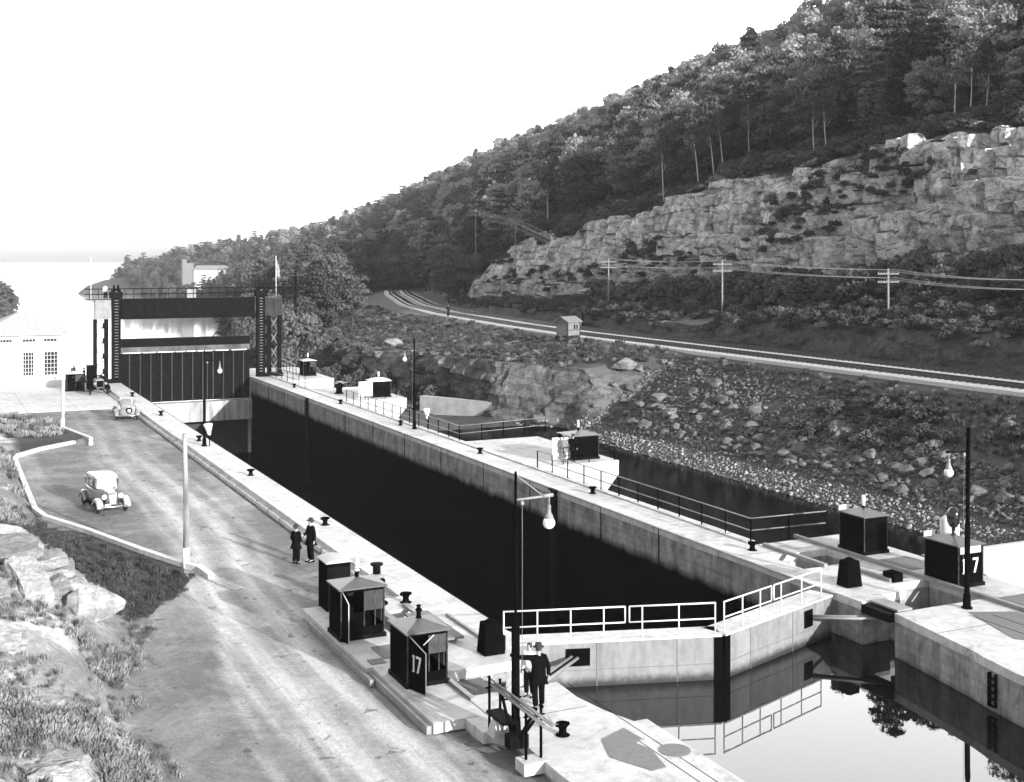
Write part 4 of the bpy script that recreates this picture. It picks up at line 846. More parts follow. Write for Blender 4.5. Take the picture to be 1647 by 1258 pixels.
# ============================================================ PEOPLE
DG = None
def skinned(name, V, Ed, R, m, parent, sub=1):
    me = bpy.data.meshes.new(name); me.from_pydata(V, Ed, []); ob = bpy.data.objects.new(name, me); COL.objects.link(ob)
    ob.modifiers.new('s', 'SKIN'); sv = me.skin_vertices[0].data
    for i, r in enumerate(R): sv[i].radius = r if isinstance(r, tuple) else (r, r); sv[i].use_root = (i == 0)
    s = ob.modifiers.new('u', 'SUBSURF'); s.levels = s.render_levels = sub
    bpy.context.view_layer.update(); dg = bpy.context.evaluated_depsgraph_get()
    m2 = bpy.data.meshes.new_from_object(ob.evaluated_get(dg)); ob.modifiers.clear(); ob.data = m2
    m2.materials.clear(); m2.materials.append(m)
    m2.polygons.foreach_set('use_smooth', [True] * len(m2.polygons)); ob.parent = parent; return ob
def person(label, loc, rz, h=1.74, arms=None, suit=SUIT, hat='fedora', shirt=None, stance=.0, legs=None, lean=0, group=None, hatm=None, trousers=None):
    """faces local -y"""
    t_ = thing('person', label, 'person', loc, rz, group); k = h / 1.75
    def S(p): return (p[0] * k, (p[1] - lean * p[2]) * k, p[2] * k)
    arms = arms or {}
    def arm(s):
        d = arms.get(s, ((.25 * s, .02, 1.14), (.26 * s, -.06, .88))); return d
    L = {}
    for s in (-1, 1):
        (ex, ey, ez), (wx, wy, wz) = arm(s); L[s] = (Vector((.185 * s, 0, 1.42)), Vector((ex, ey, ez)), Vector((wx, wy, wz)))
    lg = legs or {-1: ((-.1, -.03, .5), (-.11, .02 - stance, .09)), 1: ((.1, -.03, .5), (.11, .03 + stance, .09))}
    V = [(0, 0, .95), (0, 0, 1.15), (0, 0, 1.36), (0, .0, 1.5), (0, -.01, 1.585), (0, -.015, 1.66), (0, 0, 1.735)]
    R = [(.13, .1), (.125, .095), (.15, .1), .052, (.07, .085), (.078, .098), (.045, .06)]; E_ = [(i, i + 1) for i in range(6)]
    V += [(0, -.115, 1.635)]; R += [.014]; E_ += [(5, 7)]
    for s in (-1, 1):
        i0 = len(V); sh, el, wr = L[s]; d = (wr - el).normalized(); hd = wr + d * .085
        V += [tuple(sh), tuple(el), tuple(wr), tuple(hd)]; R += [.055, .042, .028, (.04, .02)]; E_ += [(2, i0), (i0, i0 + 1), (i0 + 1, i0 + 2), (i0 + 2, i0 + 3)]
        side = d.cross(Vector((1, 0, 0))).normalized() if abs(d.x) < .8 else Vector((0, 1, 0)); cur = Vector((-s, 0, 0))
        for f in range(4):
            b0 = hd + side * (.027 * (f - 1.5) / 1.5 * 1.1); ln = (.036, .045, .047, .038)[f]; m_ = b0 + d * ln * .7 + cur * .008; e_ = b0 + d * ln * 1.2 + cur * .03
            j = len(V); V += [tuple(m_), tuple(e_)]; R += [.0105, .008]; E_ += [(i0 + 3, j), (j, j + 1)]
        j = len(V); tb = wr + d * .04 - side * .035; V += [tuple(tb + cur * .01), tuple(tb + d * .04 + cur * .025 - side * .01)]; R += [.012, .009]; E_ += [(i0 + 2, j), (j, j + 1)]
    for s in (-1, 1):
        i0 = len(V); kn, an = lg[s]; V += [(.09 * s, 0, .88), kn, an, (an[0], an[1] - .17, .035)]; R += [.08, .055, .038, (.04, .028)]; E_ += [(0, i0), (i0, i0 + 1), (i0 + 1, i0 + 2), (i0 + 2, i0 + 3)]
    skinned('body', [S(v) for v in V], E_, [tuple(x * k for x in r) if isinstance(r, tuple) else r * k for r in R], SKIN, t_)
    # jacket or shirt
    V = [(0, 0, .9), (0, 0, 1.12), (0, 0, 1.34), (0, 0, 1.47)]; R = [(.235, .17), (.215, .16), (.23, .155), (.085, .09)]; E_ = [(0, 1), (1, 2), (2, 3)]
    if not shirt: V += [(0, .01, .74)]; R += [(.225, .17)]; E_ += [(0, 4)]
    for s in (-1, 1):
        i0 = len(V); sh, el, wr = L[s]; V += [tuple(sh), tuple(el), tuple(wr)]; R += [.09, .072, .055]; E_ += [(2, i0), (i0, i0 + 1), (i0 + 1, i0 + 2)]
    skinned('shirt' if shirt else 'jacket', [S(v) for v in V], E_, [tuple(x * k for x in r) if isinstance(r, tuple) else r * k for r in R], shirt or suit, t_)
    V = [(0, 0, .93)]; R = [(.16, .12)]; E_ = []
    for s in (-1, 1):
        i0 = len(V); kn, an = lg[s]; V += [(.09 * s, 0, .82), kn, (an[0], an[1], .08)]; R += [.12, .095, .088]; E_ += [(0, i0), (i0, i0 + 1), (i0 + 1, i0 + 2)]
    skinned('trousers', [S(v) for v in V], E_, [tuple(x * k for x in r) if isinstance(r, tuple) else r * k for r in R], trousers or suit, t_)
    for s in (-1, 1):
        an = lg[s][1]; o = MB(); o.loft([[S((an[0] + a_ * cos(q_ * pi / 4), an[1] + y_, .003 + b_ + b_ * sin(q_ * pi / 4))) for q_ in range(8)] for y_, a_, b_ in ((.08, .02, .02), (.06, .04, .045), (-.05, .047, .04), (-.16, .045, .028), (-.21, .02, .015))]); o.build('shoe', BLACK, t_)
    o = MB()
    for s in (-1, 1): o.lathe([(.001, -.01), (.011, 0), (.001, .01)], S((.03 * s, -.108, 1.665)), 6)
    o.box(*[q_ * k for q_ in (-.025, .025)], (-.112 - lean * 1.6) * k, (-.1 - lean * 1.6) * k, 1.595 * k, 1.605 * k); o.build('eyes', BLACK, t_)
    o = MB(); c = S((0, .004, 0)); zc = 1.7 * k; oy = -lean * 1.7 * k
    o.loft([[(.086 * sc * cos(q_ * pi / 6) * k, oy + .02 + .105 * sc * sin(q_ * pi / 6) * k, zc - .09 + z_) for q_ in range(12)] for sc, z_ in ((.8, .0), (1.0, .03), (1.02, .07), (.85, .12), (.3, .145))]); o.build('hair', mat('dark_hair', .03, .7, .3, 20), t_)
    if hat:
        o = MB()
        if hat == 'fedora': pr = [(.155, 0), (.16, .012), (.1, .022), (.098, .09), (.08, .12), (.03, .112)]
        else: pr = [(.105, 0), (.115, .04), (.1, .075), (.02, .085)]
        o.lathe([(r * k, z) for r, z in pr], (0, oy - .005, zc + .005), 16)
        if hat == 'cap': o.prism([(-.07, oy - .17), (.07, oy - .17), (.09, oy - .08), (-.09, oy - .08)], zc + .005, zc + .02)
        o.build('hat', hatm or mat('felt_hat', .025, .9, .2, 9), t_)
    return t_
person('shorter man in a dark suit and wide hat standing on the road beside the walkway', (14.75, 52.5, -.34), 2.2, 1.66, arms={-1: ((-.25, .02, 1.15), (-.12, -.16, .98)), 1: ((.26, .03, 1.15), (.14, -.14, .95))})
person('taller man in a dark suit and round hat facing the shorter man', (15.42, 52.55, -.34), -1.35, 1.86, arms={-1: ((-.24, -.05, 1.15), (-.12, -.3, 1.12)), 1: ((.27, .03, 1.13), (.24, .02, .88))})
person('man in a dark suit and hat leaning one hand on the near lamp post', (16.1, 31.85, 0), pi - .15, 1.83, arms={1: ((.5, -.12, 1.42), (.78, -.2, 1.5)), -1: ((-.28, .04, 1.13), (-.3, -.02, .88))}, stance=.06)
person('man in a white shirt half hidden behind the suited man by the lamp post', (16.30, 32.85, 0), -.9, 1.58, shirt=SHIRT, hat=None)
person('man in grey work clothes and cap before the open white door on the platform', (36.6, 68.9, 0), 2.6, 1.68, suit=GREYCL, hat='cap', hatm=GREYCL)
person('man in a dark waistcoat with white sleeves beside the hut on the platform', (37.25, 68.85, 0), 2.2, 1.72, arms={1: ((.3, -.02, 1.2), (.15, -.2, 1.05))}, shirt=None, hat='cap')
o = MB(); o.tube([(37.42, 68.72, 1.42), (37.52, 68.66, 1.2), (37.4, 68.55, 1.04)], [.09, .075, .055], 10)
for i, (x, y, rz, l, sh) in enumerate([(13.95, 137.5, .3, 'man in a white shirt on the far quay behind the lock house hut', SHIRT), (14.65, 137.8, -.4, 'man in grey between the two others on the far quay', GREYCL), (15.3, 134.2, 1.2, 'man in dark clothes standing by the tall cabinet near the lift gate', None)]):
    person(l, (x, y, -.33), rz, 1.72, shirt=sh, hat=None if i else 'cap')
person('lone person in dark clothes walking beside the railway track', (69.3, 166.2, 4.05), .6, 1.75, hat='cap')
person('man in a pale shirt on the catwalk above the left lift gate tower', (17.1, 131.9, 8.52), .2, 1.5, shirt=SHIRT, hat=None)

# ============================================================ VEHICLES  (front faces local -y)
def sring(y, w, z0, z1, e=4, n=20, wt=None):
    """rounded ring: half width w at the bottom, wt at the top"""
    out = []; zc = (z0 + z1) / 2; hh = (z1 - z0) / 2
    for k in range(n):
        a = 2 * pi * k / n; c, s = cos(a), sin(a); x = abs(c) ** (2 / e) * (1 if c > 0 else -1); z = abs(s) ** (2 / e) * (1 if s > 0 else -1)
        ww = w + ((wt if wt is not None else w) - w) * (z + 1) / 2; out.append((x * ww, y, zc + z * hh))
    return out
def wheel(parent, x, y, z=.34, r=.34, w=.14, face=1):
    M_ = Matrix.Translation((x, y, z)) @ Matrix.Rotation(PI2, 4, 'Y')
    o = MB(); o.lathe([(r * .62, -w / 2), (r * .9, -w / 2), (r, -w / 4), (r, w / 4), (r * .9, w / 2), (r * .62, w / 2)], n=24, M=M_); wh = o.build('wheel', mat('tyre_rubber', .02, .8, .2, 8), parent)
    o = MB(); o.lathe([(r * .63, -w / 2.6), (r * .2, -w / 3), (.06, -w / 1.7), (.06, w / 1.7), (r * .2, w / 3), (r * .63, w / 2.6)], n=18, M=M_); o.build('rim', STEEL if face else WHITE, wh)
def fender(parent, x, w, pts, m, t=.05):
    """pts (y,z) outline of the crown, swept across width w with rounded shoulders"""
    o = MB(); rings = []
    P_ = [Vector((0, a, b_)) for a, b_ in pts]
    for i, p in enumerate(P_):
        d = (P_[min(i + 1, len(P_) - 1)] - P_[max(i - 1, 0)]).normalized(); n = Vector((0, -d.z, d.y)) if True else d
        if n.z < 0: n = -n
        r = []
        prof_ = [(-w / 2, -.16), (-w / 2, -.05), (-w * .32, .035), (0, .06), (w * .32, .035), (w / 2, -.05), (w / 2, -.16), (w * .42, -.16), (w * .42, -.07), (0, .0), (-w * .42, -.07), (-w * .42, -.16)]
        for a, b_ in prof_: r.append(tuple(p + Vector((x + a, 0, 0)) + n * b_))
        rings.append(r)
    o.loft(rings); return o.build('fender', m, parent)
CARP = mat('light_grey_car_paint', .5, .22, .06, 3, spec=.7, coat=.5); CARD = mat('car_paint_side_shade', .14, .2, .2, 3, spec=.7, coat=.4); CHROME = mat('chrome', .75, .12, .05, 5, metal=1)  # CARD: darker copy of CARP, shade of the sedan's sides painted in
GLASS = mat('dark_window_glass', .02, .05, .2, 3, spec=.9); GLASSW = mat('windscreen_painted_sun', .7, .12, .08, 4, spec=.9)  # GLASSW: sun on the windscreen painted in as a pale base colour
def sedan():
    t_ = thing('sedan', 'pale old sedan with upright radiator and large headlamps facing the camera on the turning place', 'car', (8.85, 68.6, -.35), .13)
    o = MB(); R_ = [sring(-1.55, .30, .45, 1.0, 5, wt=.24), sring(-1.3, .33, .42, 1.04, 4.5, wt=.27), sring(-.7, .42, .4, 1.10, 4.5, wt=.36), sring(-.45, .62, .38, 1.12, 5, wt=.56), sring(0, .68, .36, 1.14, 5, wt=.66), sring(.9, .70, .36, 1.14, 5, wt=.68), sring(1.75, .66, .38, 1.1, 4, wt=.6), sring(2.1, .5, .45, 1.0, 3, wt=.4)]
    o.loft(R_); o.build('body', CARD, t_)
    o = MB(); o.loft([sring(-1.54, .17, .96, 1.045, 3), sring(-1.0, .22, 1.0, 1.10, 3), sring(-.5, .34, 1.04, 1.16, 3)]); o.build('bonnet', CARP, t_)
    o = MB(); o.loft([sring(-.42, .60, 1.08, 1.60, 5, wt=.54), sring(-.36, .64, 1.08, 1.66, 5, wt=.56), sring(.1, .66, 1.08, 1.72, 5, wt=.58), sring(1.2, .66, 1.06, 1.72, 4.5, wt=.58), sring(1.7, .62, 1.05, 1.62, 4, wt=.5), sring(1.98, .5, 1.0, 1.4, 3, wt=.36)]); cab = o.build('cabin', CARD, t_)
    o = MB(); o.loft([sring(-.5, .54, 1.60, 1.67, 4), sring(-.3, .60, 1.62, 1.76, 4), sring(.5, .62, 1.64, 1.80, 4), sring(1.3, .60, 1.62, 1.78, 4), sring(1.75, .5, 1.5, 1.68, 3.5)]); o.build('roof', CARP, t_)
    o = MB(); o.add([(-.52, -.47, 1.13), (.52, -.47, 1.13), (.48, -.43, 1.58), (-.48, -.43, 1.58)], [(0, 1, 2, 3)]); o.add([(-.52, -.455, 1.13), (.52, -.455, 1.13), (.48, -.415, 1.58), (-.48, -.415, 1.58)], [(3, 2, 1, 0)]); o.build('windscreen', GLASSW, t_)
    for s in (-1, 1):
        for y0, y1 in ((-.25, .45), (.55, 1.15), (1.25, 1.55)):
            o = MB(); x = s * .665; xs = sorted((x - s * .03, x - s * .005 + s * .012)); o.box(xs[0], xs[1], y0, y1, 1.2, 1.52); o.build('side_window', GLASS, t_)
        fender(t_, s * .70, .34, [(-1.98, .33), (-1.9, .52), (-1.68, .70), (-1.4, .76), (-1.1, .70), (-.85, .52), (-.6, .36)], CARP if s > -2 else CARD)
        fender(t_, s * .70, .30, [(.85, .36), (1.0, .56), (1.25, .74), (1.5, .76), (1.75, .66), (1.95, .45)], CARD)
        o = MB(); o.box(min(s * .55, s * .84), max(s * .55, s * .84), -.62, .88, .3, .35); o.build('running_board', STEEL, t_)
        wheel(t_, s * .70, -1.42); wheel(t_, s * .70, 1.42)
        Mh = Matrix.Translation((s * .42, -1.62, .86)) @ Matrix.Rotation(PI2, 4, 'X')
        o = MB(); o.lathe([(.02, -.2), (.08, -.16), (.13, -.04), (.135, .0), (.12, .025), (.02, .04)], n=16, M=Mh); hl_ = o.build('headlight', WHITE, t_)
        o = MB(); o.tube([(s * .42, -1.6, .6), (s * .42, -1.6, .76)], .025, 6); o.build('lamp_stalk', STEEL, t_)
    o = MB(); o.loft([sring(-1.64, .2, .40, 1.02, 5, wt=.23), sring(-1.54, .22, .40, 1.05, 5, wt=.25)]); o.build('radiator_shell', CHROME, t_)
    o = MB()
    for i in range(11): o.box(-.16 + i * .032, -.148 + i * .032, -1.66, -1.64, .44, .96)
    o.build('grille', WHITE, t_)
    o = MB(); o.tube([(-.82, -1.92, .4), (-.6, -2.02, .4), (0, -2.06, .38), (.6, -2.02, .4), (.82, -1.92, .4)], .045, 8); o.build('bumper', CHROME, t_)
    o = MB(); o.box(-.5, -.2, -2.03, -2.01, .44, .56); o.build('licence_plate', WHITEW, t_)
    for s in (-1, 1):
        o = MB(); o.tube([(s * .3, -1.6, .4), (s * .3, -2.03, .4)], .02, 6); o.build('bumper_arm', STEEL, t_)
    return t_
sedan()
CARG = mat('mid_grey_car_paint', .26, .25, .06, 3, spec=.6, coat=.4)
def coupe():
    t_ = thing('coupe', 'pale rounded coupe seen from behind, parked beside the left walkway', 'car', (15.3, 105.4, -.35), 3.05); t_.scale = (1.07,) * 3
    o = MB(); o.loft([sring(-2.0, .35, .4, .95, 4), sring(-1.5, .5, .35, 1.0, 4, wt=.42), sring(-.6, .7, .32, 1.08, 4, wt=.6), sring(.4, .74, .32, 1.08, 4, wt=.64), sring(1.2, .72, .33, 1.05, 3.2, wt=.58), sring(1.75, .62, .36, .95, 2.8, wt=.48), sring(2.02, .45, .42, .75, 2.4, wt=.35)]); o.build('body', CARG, t_)
    o = MB(); o.loft([sring(-.7, .5, 1.0, 1.15, 3), sring(-.35, .58, 1.0, 1.5, 4, wt=.5), sring(.1, .62, 1.0, 1.62, 4, wt=.5), sring(.7, .6, 1.0, 1.58, 3.5, wt=.46), sring(1.2, .55, .95, 1.32, 3, wt=.36), sring(1.55, .42, .9, 1.05, 2.6)]); o.build('cabin', CARG, t_)
    o = MB(); o.add([(-.34, .955, 1.28), (.34, .955, 1.28), (.3, .80, 1.44), (-.3, .80, 1.44)], [(0, 1, 2, 3)]); o.add([(-.36, 1.02, 1.29), (.36, 1.02, 1.29), (.31, .87, 1.46), (-.31, .87, 1.46)], [(3, 2, 1, 0)]); o.build('rear_window', GLASS, t_)
    for s in (-1, 1):
        fender(t_, s * .76, .32, [(.72, .4), (.85, .62), (1.1, .8), (1.35, .84), (1.6, .74), (1.82, .5), (1.88, .34)], CARG)
        fender(t_, s * .76, .32, [(-1.95, .35), (-1.85, .6), (-1.55, .78), (-1.25, .8), (-.95, .66), (-.7, .4)], CARG)
        wheel(t_, s * .74, 1.32); wheel(t_, s * .74, -1.38)
        o = MB(); o.box(min(s * .6, s * .86), max(s * .6, s * .86), -.7, .75, .3, .34); o.build('running_board', STEEL, t_)
        o = MB(); o.box(s * .64 - .01, s * .64 + .01, -.2, .5, 1.15, 1.4); o.build('side_window', GLASS, t_)
    o = MB(); o.tube([(-.85, 1.98, .42), (-.5, 2.1, .42), (0, 2.13, .42), (.5, 2.1, .42), (.85, 1.98, .42)], .05, 8); o.build('bumper', CHROME, t_)
    M_ = Matrix.Translation((-.12, 2.0, .78)) @ Matrix.Rotation(PI2, 4, 'X')
    o = MB(); o.lathe([(.2, .05), (.24, .0), (.2, -.06), (.12, -.06)], n=18, M=M_); sw = o.build('spare_wheel', BLACK, t_)
    o = MB(); o.lathe([(.13, -.05), (.13, -.07), (.02, -.09)], n=16, M=M_); o.build('hubcap', WHITE, sw)
    return t_
coupe()
def truck():
    t_ = thing('truck', 'old dark truck with a flat-topped bonnet facing the camera beside the lift gate', 'truck', (15.45, 125.6, -.35), .05); t_.scale = (1.12,) * 3
    o = MB(); o.loft([sring(-1.9, .33, .62, 1.32, 6, wt=.32), sring(-.9, .42, .6, 1.36, 6, wt=.40)]); o.build('bonnet', STEELG, t_)
    o = MB(); o.box(-.28, .28, -1.93, -1.9, .68, 1.22); o.build('radiator', BLACK, t_)
    o = MB(); o.box(-.65, .65, -.9, .3, .6, 1.25); o.box(-.6, .6, -.1, .1, 1.25, 1.3); bevel(o.build('cab', BLACK, t_), .03)
    o = MB(); o.tube([(.1, -.6, 1.2), (.3, -.2, 1.55)], .03, 6); o.lathe([(.2, 0), (.2, .03)], (.12, -.2, 1.5), 14); o.build('steering_wheel', STEEL, t_)
    o = MB(); o.box(-.85, .85, .35, 2.6, .85, .95); o.box(-.85, -.8, .35, 2.6, .95, 1.3); o.box(.8, .85, .35, 2.6, .95, 1.3); o.build('flatbed', TIMBER, t_)
    for s in (-1, 1):
        fender(t_, s * .72, .26, [(-1.95, .5), (-1.75, .74), (-1.4, .82), (-1.05, .72), (-.8, .5)], BLACK); wheel(t_, s * .75, -1.42, .38, .38, .12); wheel(t_, s * .75, 1.8, .38, .38, .14)
        Mh = Matrix.Translation((s * .45, -1.95, .98)) @ Matrix.Rotation(PI2, 4, 'X'); o = MB(); o.lathe([(.03, -.12), (.11, -.02), (.12, .01), (.03, .03)], n=14, M=Mh); o.build('headlight', STEELG, t_)
    o = MB(); o.tube([(-.75, -2.05, .52), (.75, -2.05, .52)], .04, 6); o.build('bumper', STEEL, t_)
truck()
# ============================================================ LIFT GATE
t_ = thing('lift_gate_gantry', 'dark riveted steel towers and girder of the far lift gate', 'gate frame', (18, 131.4, 0))
LX, LY = 18.0, 131.4
def lat(m, x, y0, y1, z0, z1, n, r=.035):
    """crossed lacing bars in the xz plane between x=y0..y1"""
    h = (z1 - z0) / n
    for i in range(n):
        m.tube([(y0, x, z0 + i * h), (y1, x, z0 + (i + 1) * h)], r, 4); m.tube([(y1, x, z0 + i * h), (y0, x, z0 + (i + 1) * h)], r, 4)
def tower(cx, sgn):
    """cx main column centre, sgn direction of the outer leg"""
    x = cx - LX
    o = MB(); o.box(x - .42, x - .18, -.4, .4, .003, 9.5); o.box(x + .18, x + .42, -.4, .4, .003, 9.5); o.box(x - .18, x + .18, .25, .38, .003, 9.5); o.build('column', STEEL, t_)
    o = MB()
    for i in range(31): o.box(x - .18, x + .18, -.38, -.34, .25 + i * .3, .33 + i * .3)
    o.build('column_lacing', mat('worn_steel', .12, .6, .4, 2), t_)
    xo = x + sgn * 2.05
    o = MB(); o.prism([(xo - .16, -.35), (xo + .16, -.35), (xo + .16, .35), (xo - .16, .35)], .003, 6.5); o.build('outer_leg', STEEL, t_)
    xm = x + sgn * .95; o = MB(); o.box(xm - .2, xm + .2, -.1, .3, .003, 6.5)
    for i in range(4): o.box(xm - .34, xm + .2, -.12, .32, .9 + i * 1.55, 1.45 + i * 1.55)
    o.build('middle_leg', STEEL, t_)
    o = MB(); a, b_ = sorted((xo + sgn * -.16, xm)); lat(o, 0, a, b_, .2, 6.4, 4, .045); o.build('tower_lacing', STEELG, t_)
    o = MB(); o.box(min(xo, x) - .3, max(xo, x) + .3, -.6, .7, .003, .35); o.build('tower_base', STEEL, t_)
    for k in (-.2, .2):
        o = MB(); o.lathe([(.02, -.06), (.52, -.06), (.5, 0), (.52, .06), (.02, .06)], n=24, M=Matrix.Translation((x + k, 0, 9.45)) @ Matrix.Rotation(PI2, 4, 'Y')); o.build('sheave', STEEL, t_)
    o = MB(); o.box(x - .6, x + .6, -.5, .6, 8.6, 9.25); o.build('sheave_housing', STEEL, t_)
tower(18.1, -1); tower(33.0, 1)
o = MB(); o.box(.7, 14.4, .0, .12, 6.5, 8.45); o.box(.7, 14.4, .9, 1.02, 6.5, 8.45); o.box(.7, 14.4, -.08, 1.1, 8.45, 8.53); o.box(.7, 14.4, -.08, 1.1, 6.42, 6.5)
for i in range(14): o.box(.9 + i * 1.0, .97 + i * 1.0, -.07, .0, 6.52, 8.45)
o.build('girder', STEEL, t_)
for a, b_, x, m in ((-1.95, -.42, -1.2, mat('pale_end_girder', .22, .6, .25, 1.5)), (15.45, 17.3, 16.4, mat('dark_end_girder', .03, .6, .4, 1.5, spec=.1))):  # left end girder lighter than the right one
    o = MB(); o.box(a, b_, -.15, .7, 6.5, 8.45); o.box(x, x + .07, -.2, -.15, 6.5, 8.4); o.build('end_girder', m, t_)
o = MB()
for i in range(24): x = -2.5 + i * .87; o.tube([(x, .0, 8.5), (x, .0, 9.55)], .03, 5)
for z in (9.0, 9.55): o.tube([(-2.9, 0, z), (17.4, 0, z)], .028, 5); o.tube([(-2.9, 1.05, z), (17.4, 1.05, z)], .028, 5)
o.box(-2.9, .7, -.05, 1.1, 8.45, 8.5); o.build('catwalk_railing', STEEL, t_)
o = MB(); o.box(7.3, 8.2, .2, .9, 8.53, 9.4); o.build('motor_house', STEELG, t_)
t2 = thing('lift_gate_leaf', 'dark ribbed lift gate leaf closing the far end of the chamber', 'lift gate', (18.6, 132.0, 0))
o = MB(); o.box(0, 13.4, .1, .8, -2.3, 2.85); o.build('skin_plate', STEEL, t2)
o = MB(); o.prism([(-.25, 2.95), (.1, 2.95), (.1, 3.5), (.02, 3.5)], .0, 13.4, M=Matrix(((0, 0, 1, 0), (1, 0, 0, .1), (0, 1, 0, 0), (0, 0, 0, 1)))); o.build('apron', mat('streaked_apron', .07, .6, .8, .9, stretch=(1, 1, .1)), t2)
o = MB(); o.box(0, 13.4, .05, .9, 3.5, 4.35); o.build('top_girder', STEEL, t2)
o = MB()
for i, (a, b_) in enumerate([(.3, 2.0), (2.2, 3.5), (3.7, 5.4), (5.6, 6.5), (6.7, 7.6), (7.8, 9.4), (9.7, 11.1), (11.4, 13.0)]): o.box(a, b_, -.2, .1, 2.86, 2.97)
o.build('sill_strip', WHITEW, t2)
for i in range(12):
    o = MB(); o.box(.85 + i * 1.07, .95 + i * 1.07, -.12, .1, -2.3, 2.75); o.build('rib', mat('rusty_streaked_steel', .022, .7, .9, 1.2, stretch=(2, 2, .2)), t2)
o = MB(); o.box(18.49, 32.02, 131.1, 131.95, -4.45, -2.4)
for i in range(9): o.box(19 + i * 1.45, 20.1 + i * 1.45, 131.06, 131.1, -2.62, -2.41)
lt_ = tag(o.build('breast_wall', mat('streaked_breast_wall', .40, .85, .6, 1.3, stretch=(1, 1, .15), bump=.2)), 'stained concrete beam across the chamber under the lift gate', 'wall')
o = MB(); o.box(18.45, 32.05, 132.9, 133.3, -12, -2.5); tag(o.build('tail_wall', mat('tail_wall_shade', .008, .6, .3, 1)), 'near-black wall under the far lift gate, its shade painted in', 'wall')  # shaded opening below the gate, painted as a near-black wall
o = MB(); o.box(10, 18.5, 131.02, 145.8, -13, -.42); o.box(32.0, 34.3, 131.52, 146, -13, -.02); tag(o.build('tail_quay', PAVE2), 'concrete quays beyond the lift gate at the river', 'quay')
# flagpoles and flag
def fpole(label, x, y, z, h):
    t = thing('flagpole', label, 'flagpole', (x, y, z), 0, 'thin flagpoles on the lift gate'); o = MB(); o.tube([(0, 0, 0), (0, 0, h)], [.05, .03], 8); o.lathe([(.02, h), (.07, h + .06), (.02, h + .12)], n=8); o.build('pole', WHITE, t); return t
fpole('thin white flagpole at the left end of the lift gate girder', 15.7, 131.8, 8.5, 4.2)
f2 = fpole('thin flagpole with a limp flag at the right end of the lift gate', 34.8, 131.8, 8.5, 4.3)
rings = []
for i in range(9):
    z = 4.15 - i * .24; w = .08 + .36 * sin(min(1, i / 5) * 1.4); rings.append([(.03, .0, z), (.03 + w * .5, .12 * sin(i), z - .1), (.03 + w, .05 * cos(i * 2), z - .22), (.03 + w * .5, .12 * sin(i) + .03, z - .1)])
o = MB(); o.loft(rings); o.build('flag', mat('striped_flag_cloth', .3, .9, .5, 3, stretch=(1, 1, 4)), f2)

# ============================================================ LOCK HOUSE
t_ = thing('lock_house', 'pale walled lock house with a hipped roof at the left edge', 'house', (9.8, 133.4, -.35))
WIN = [(1.55, 2.9, 1.15, 3.6), (-.45, .65, 1.15, 3.6)]; UP = [(1.5, 2.85, 4.55, 4.95), (-.5, .8, 4.55, 4.95), (-2.6, -1.4, 4.55, 4.95)]
wallm = mat('pale_house_wall', .72, .85, .05, 1.2, bump=.1)  # one even pale wall colour
xs = sorted({-4.1, 3.75} | {w[i] for w in WIN + UP for i in (0, 1)}); o = MB()
zs = [0, 1.15, 3.6, 4.55, 4.95, 5.3]
for i in range(len(xs) - 1):
    for j in range(5):
        cxm, czm = (xs[i] + xs[i + 1]) / 2, (zs[j] + zs[j + 1]) / 2
        if any(w[0] < cxm < w[1] and w[2] < czm < w[3] for w in WIN + UP): continue
        o.box(xs[i], xs[i + 1], 0, .3, zs[j], zs[j + 1])
o.box(-4.1, -3.8, .3, 9, 0, 5.3); o.box(3.45, 3.75, .3, 9, 0, 5.3); o.box(-3.8, 3.45, 8.7, 9, 0, 5.3); o.build('wall', wallm, t_)
o = MB(); e = .55; o.prism([(-4.1 - e, -e), (3.75 + e, -e), (3.75 + e, 9 + e), (-4.1 - e, 9 + e)], 5.3, 5.45); o.prism([(-4.1 - e, -e), (3.75 + e, -e), (3.75 + e, 9 + e), (-4.1 - e, 9 + e)], 5.45, 7.5, top=[(-.5, 4.2), (.2, 4.2), (.2, 4.8), (-.5, 4.8)]); o.build('roof', mat('pale_slate_roof', .42, .8, .15, 3), t_)
for w in WIN + UP:
    o = MB(); x0, x1, z0, z1 = w
    o.box(x0, x0 + .06, .06, .16, z0, z1); o.box(x1 - .06, x1, .06, .16, z0, z1); o.box(x0 + .06, x1 - .06, .06, .16, z0, z0 + .06); o.box(x0 + .06, x1 - .06, .06, .16, z1 - .06, z1)
    for k in range(1, 4): x = x0 + (x1 - x0) * k / 4; o.box(x - .015, x + .015, .09, .13, z0 + .06, z1 - .06)
    if z1 - z0 > 1:
        for k in range(1, 6): z = z0 + (z1 - z0) * k / 6; o.box(x0 + .06, x1 - .06, .09, .13, z - .015, z + .015)
    wf = o.build('window', WHITE, t_); o = MB(); o.box(x0 + .05, x1 - .05, .17, .19, z0 + .05, z1 - .05); o.build('pane', GLASS, wf)
    if z1 - z0 > 1: o = MB(); o.box(x0 - .08, x1 + .08, -.08, .0, z0 - .12, z0 - .02); o.build('sill', WHITE, wf)

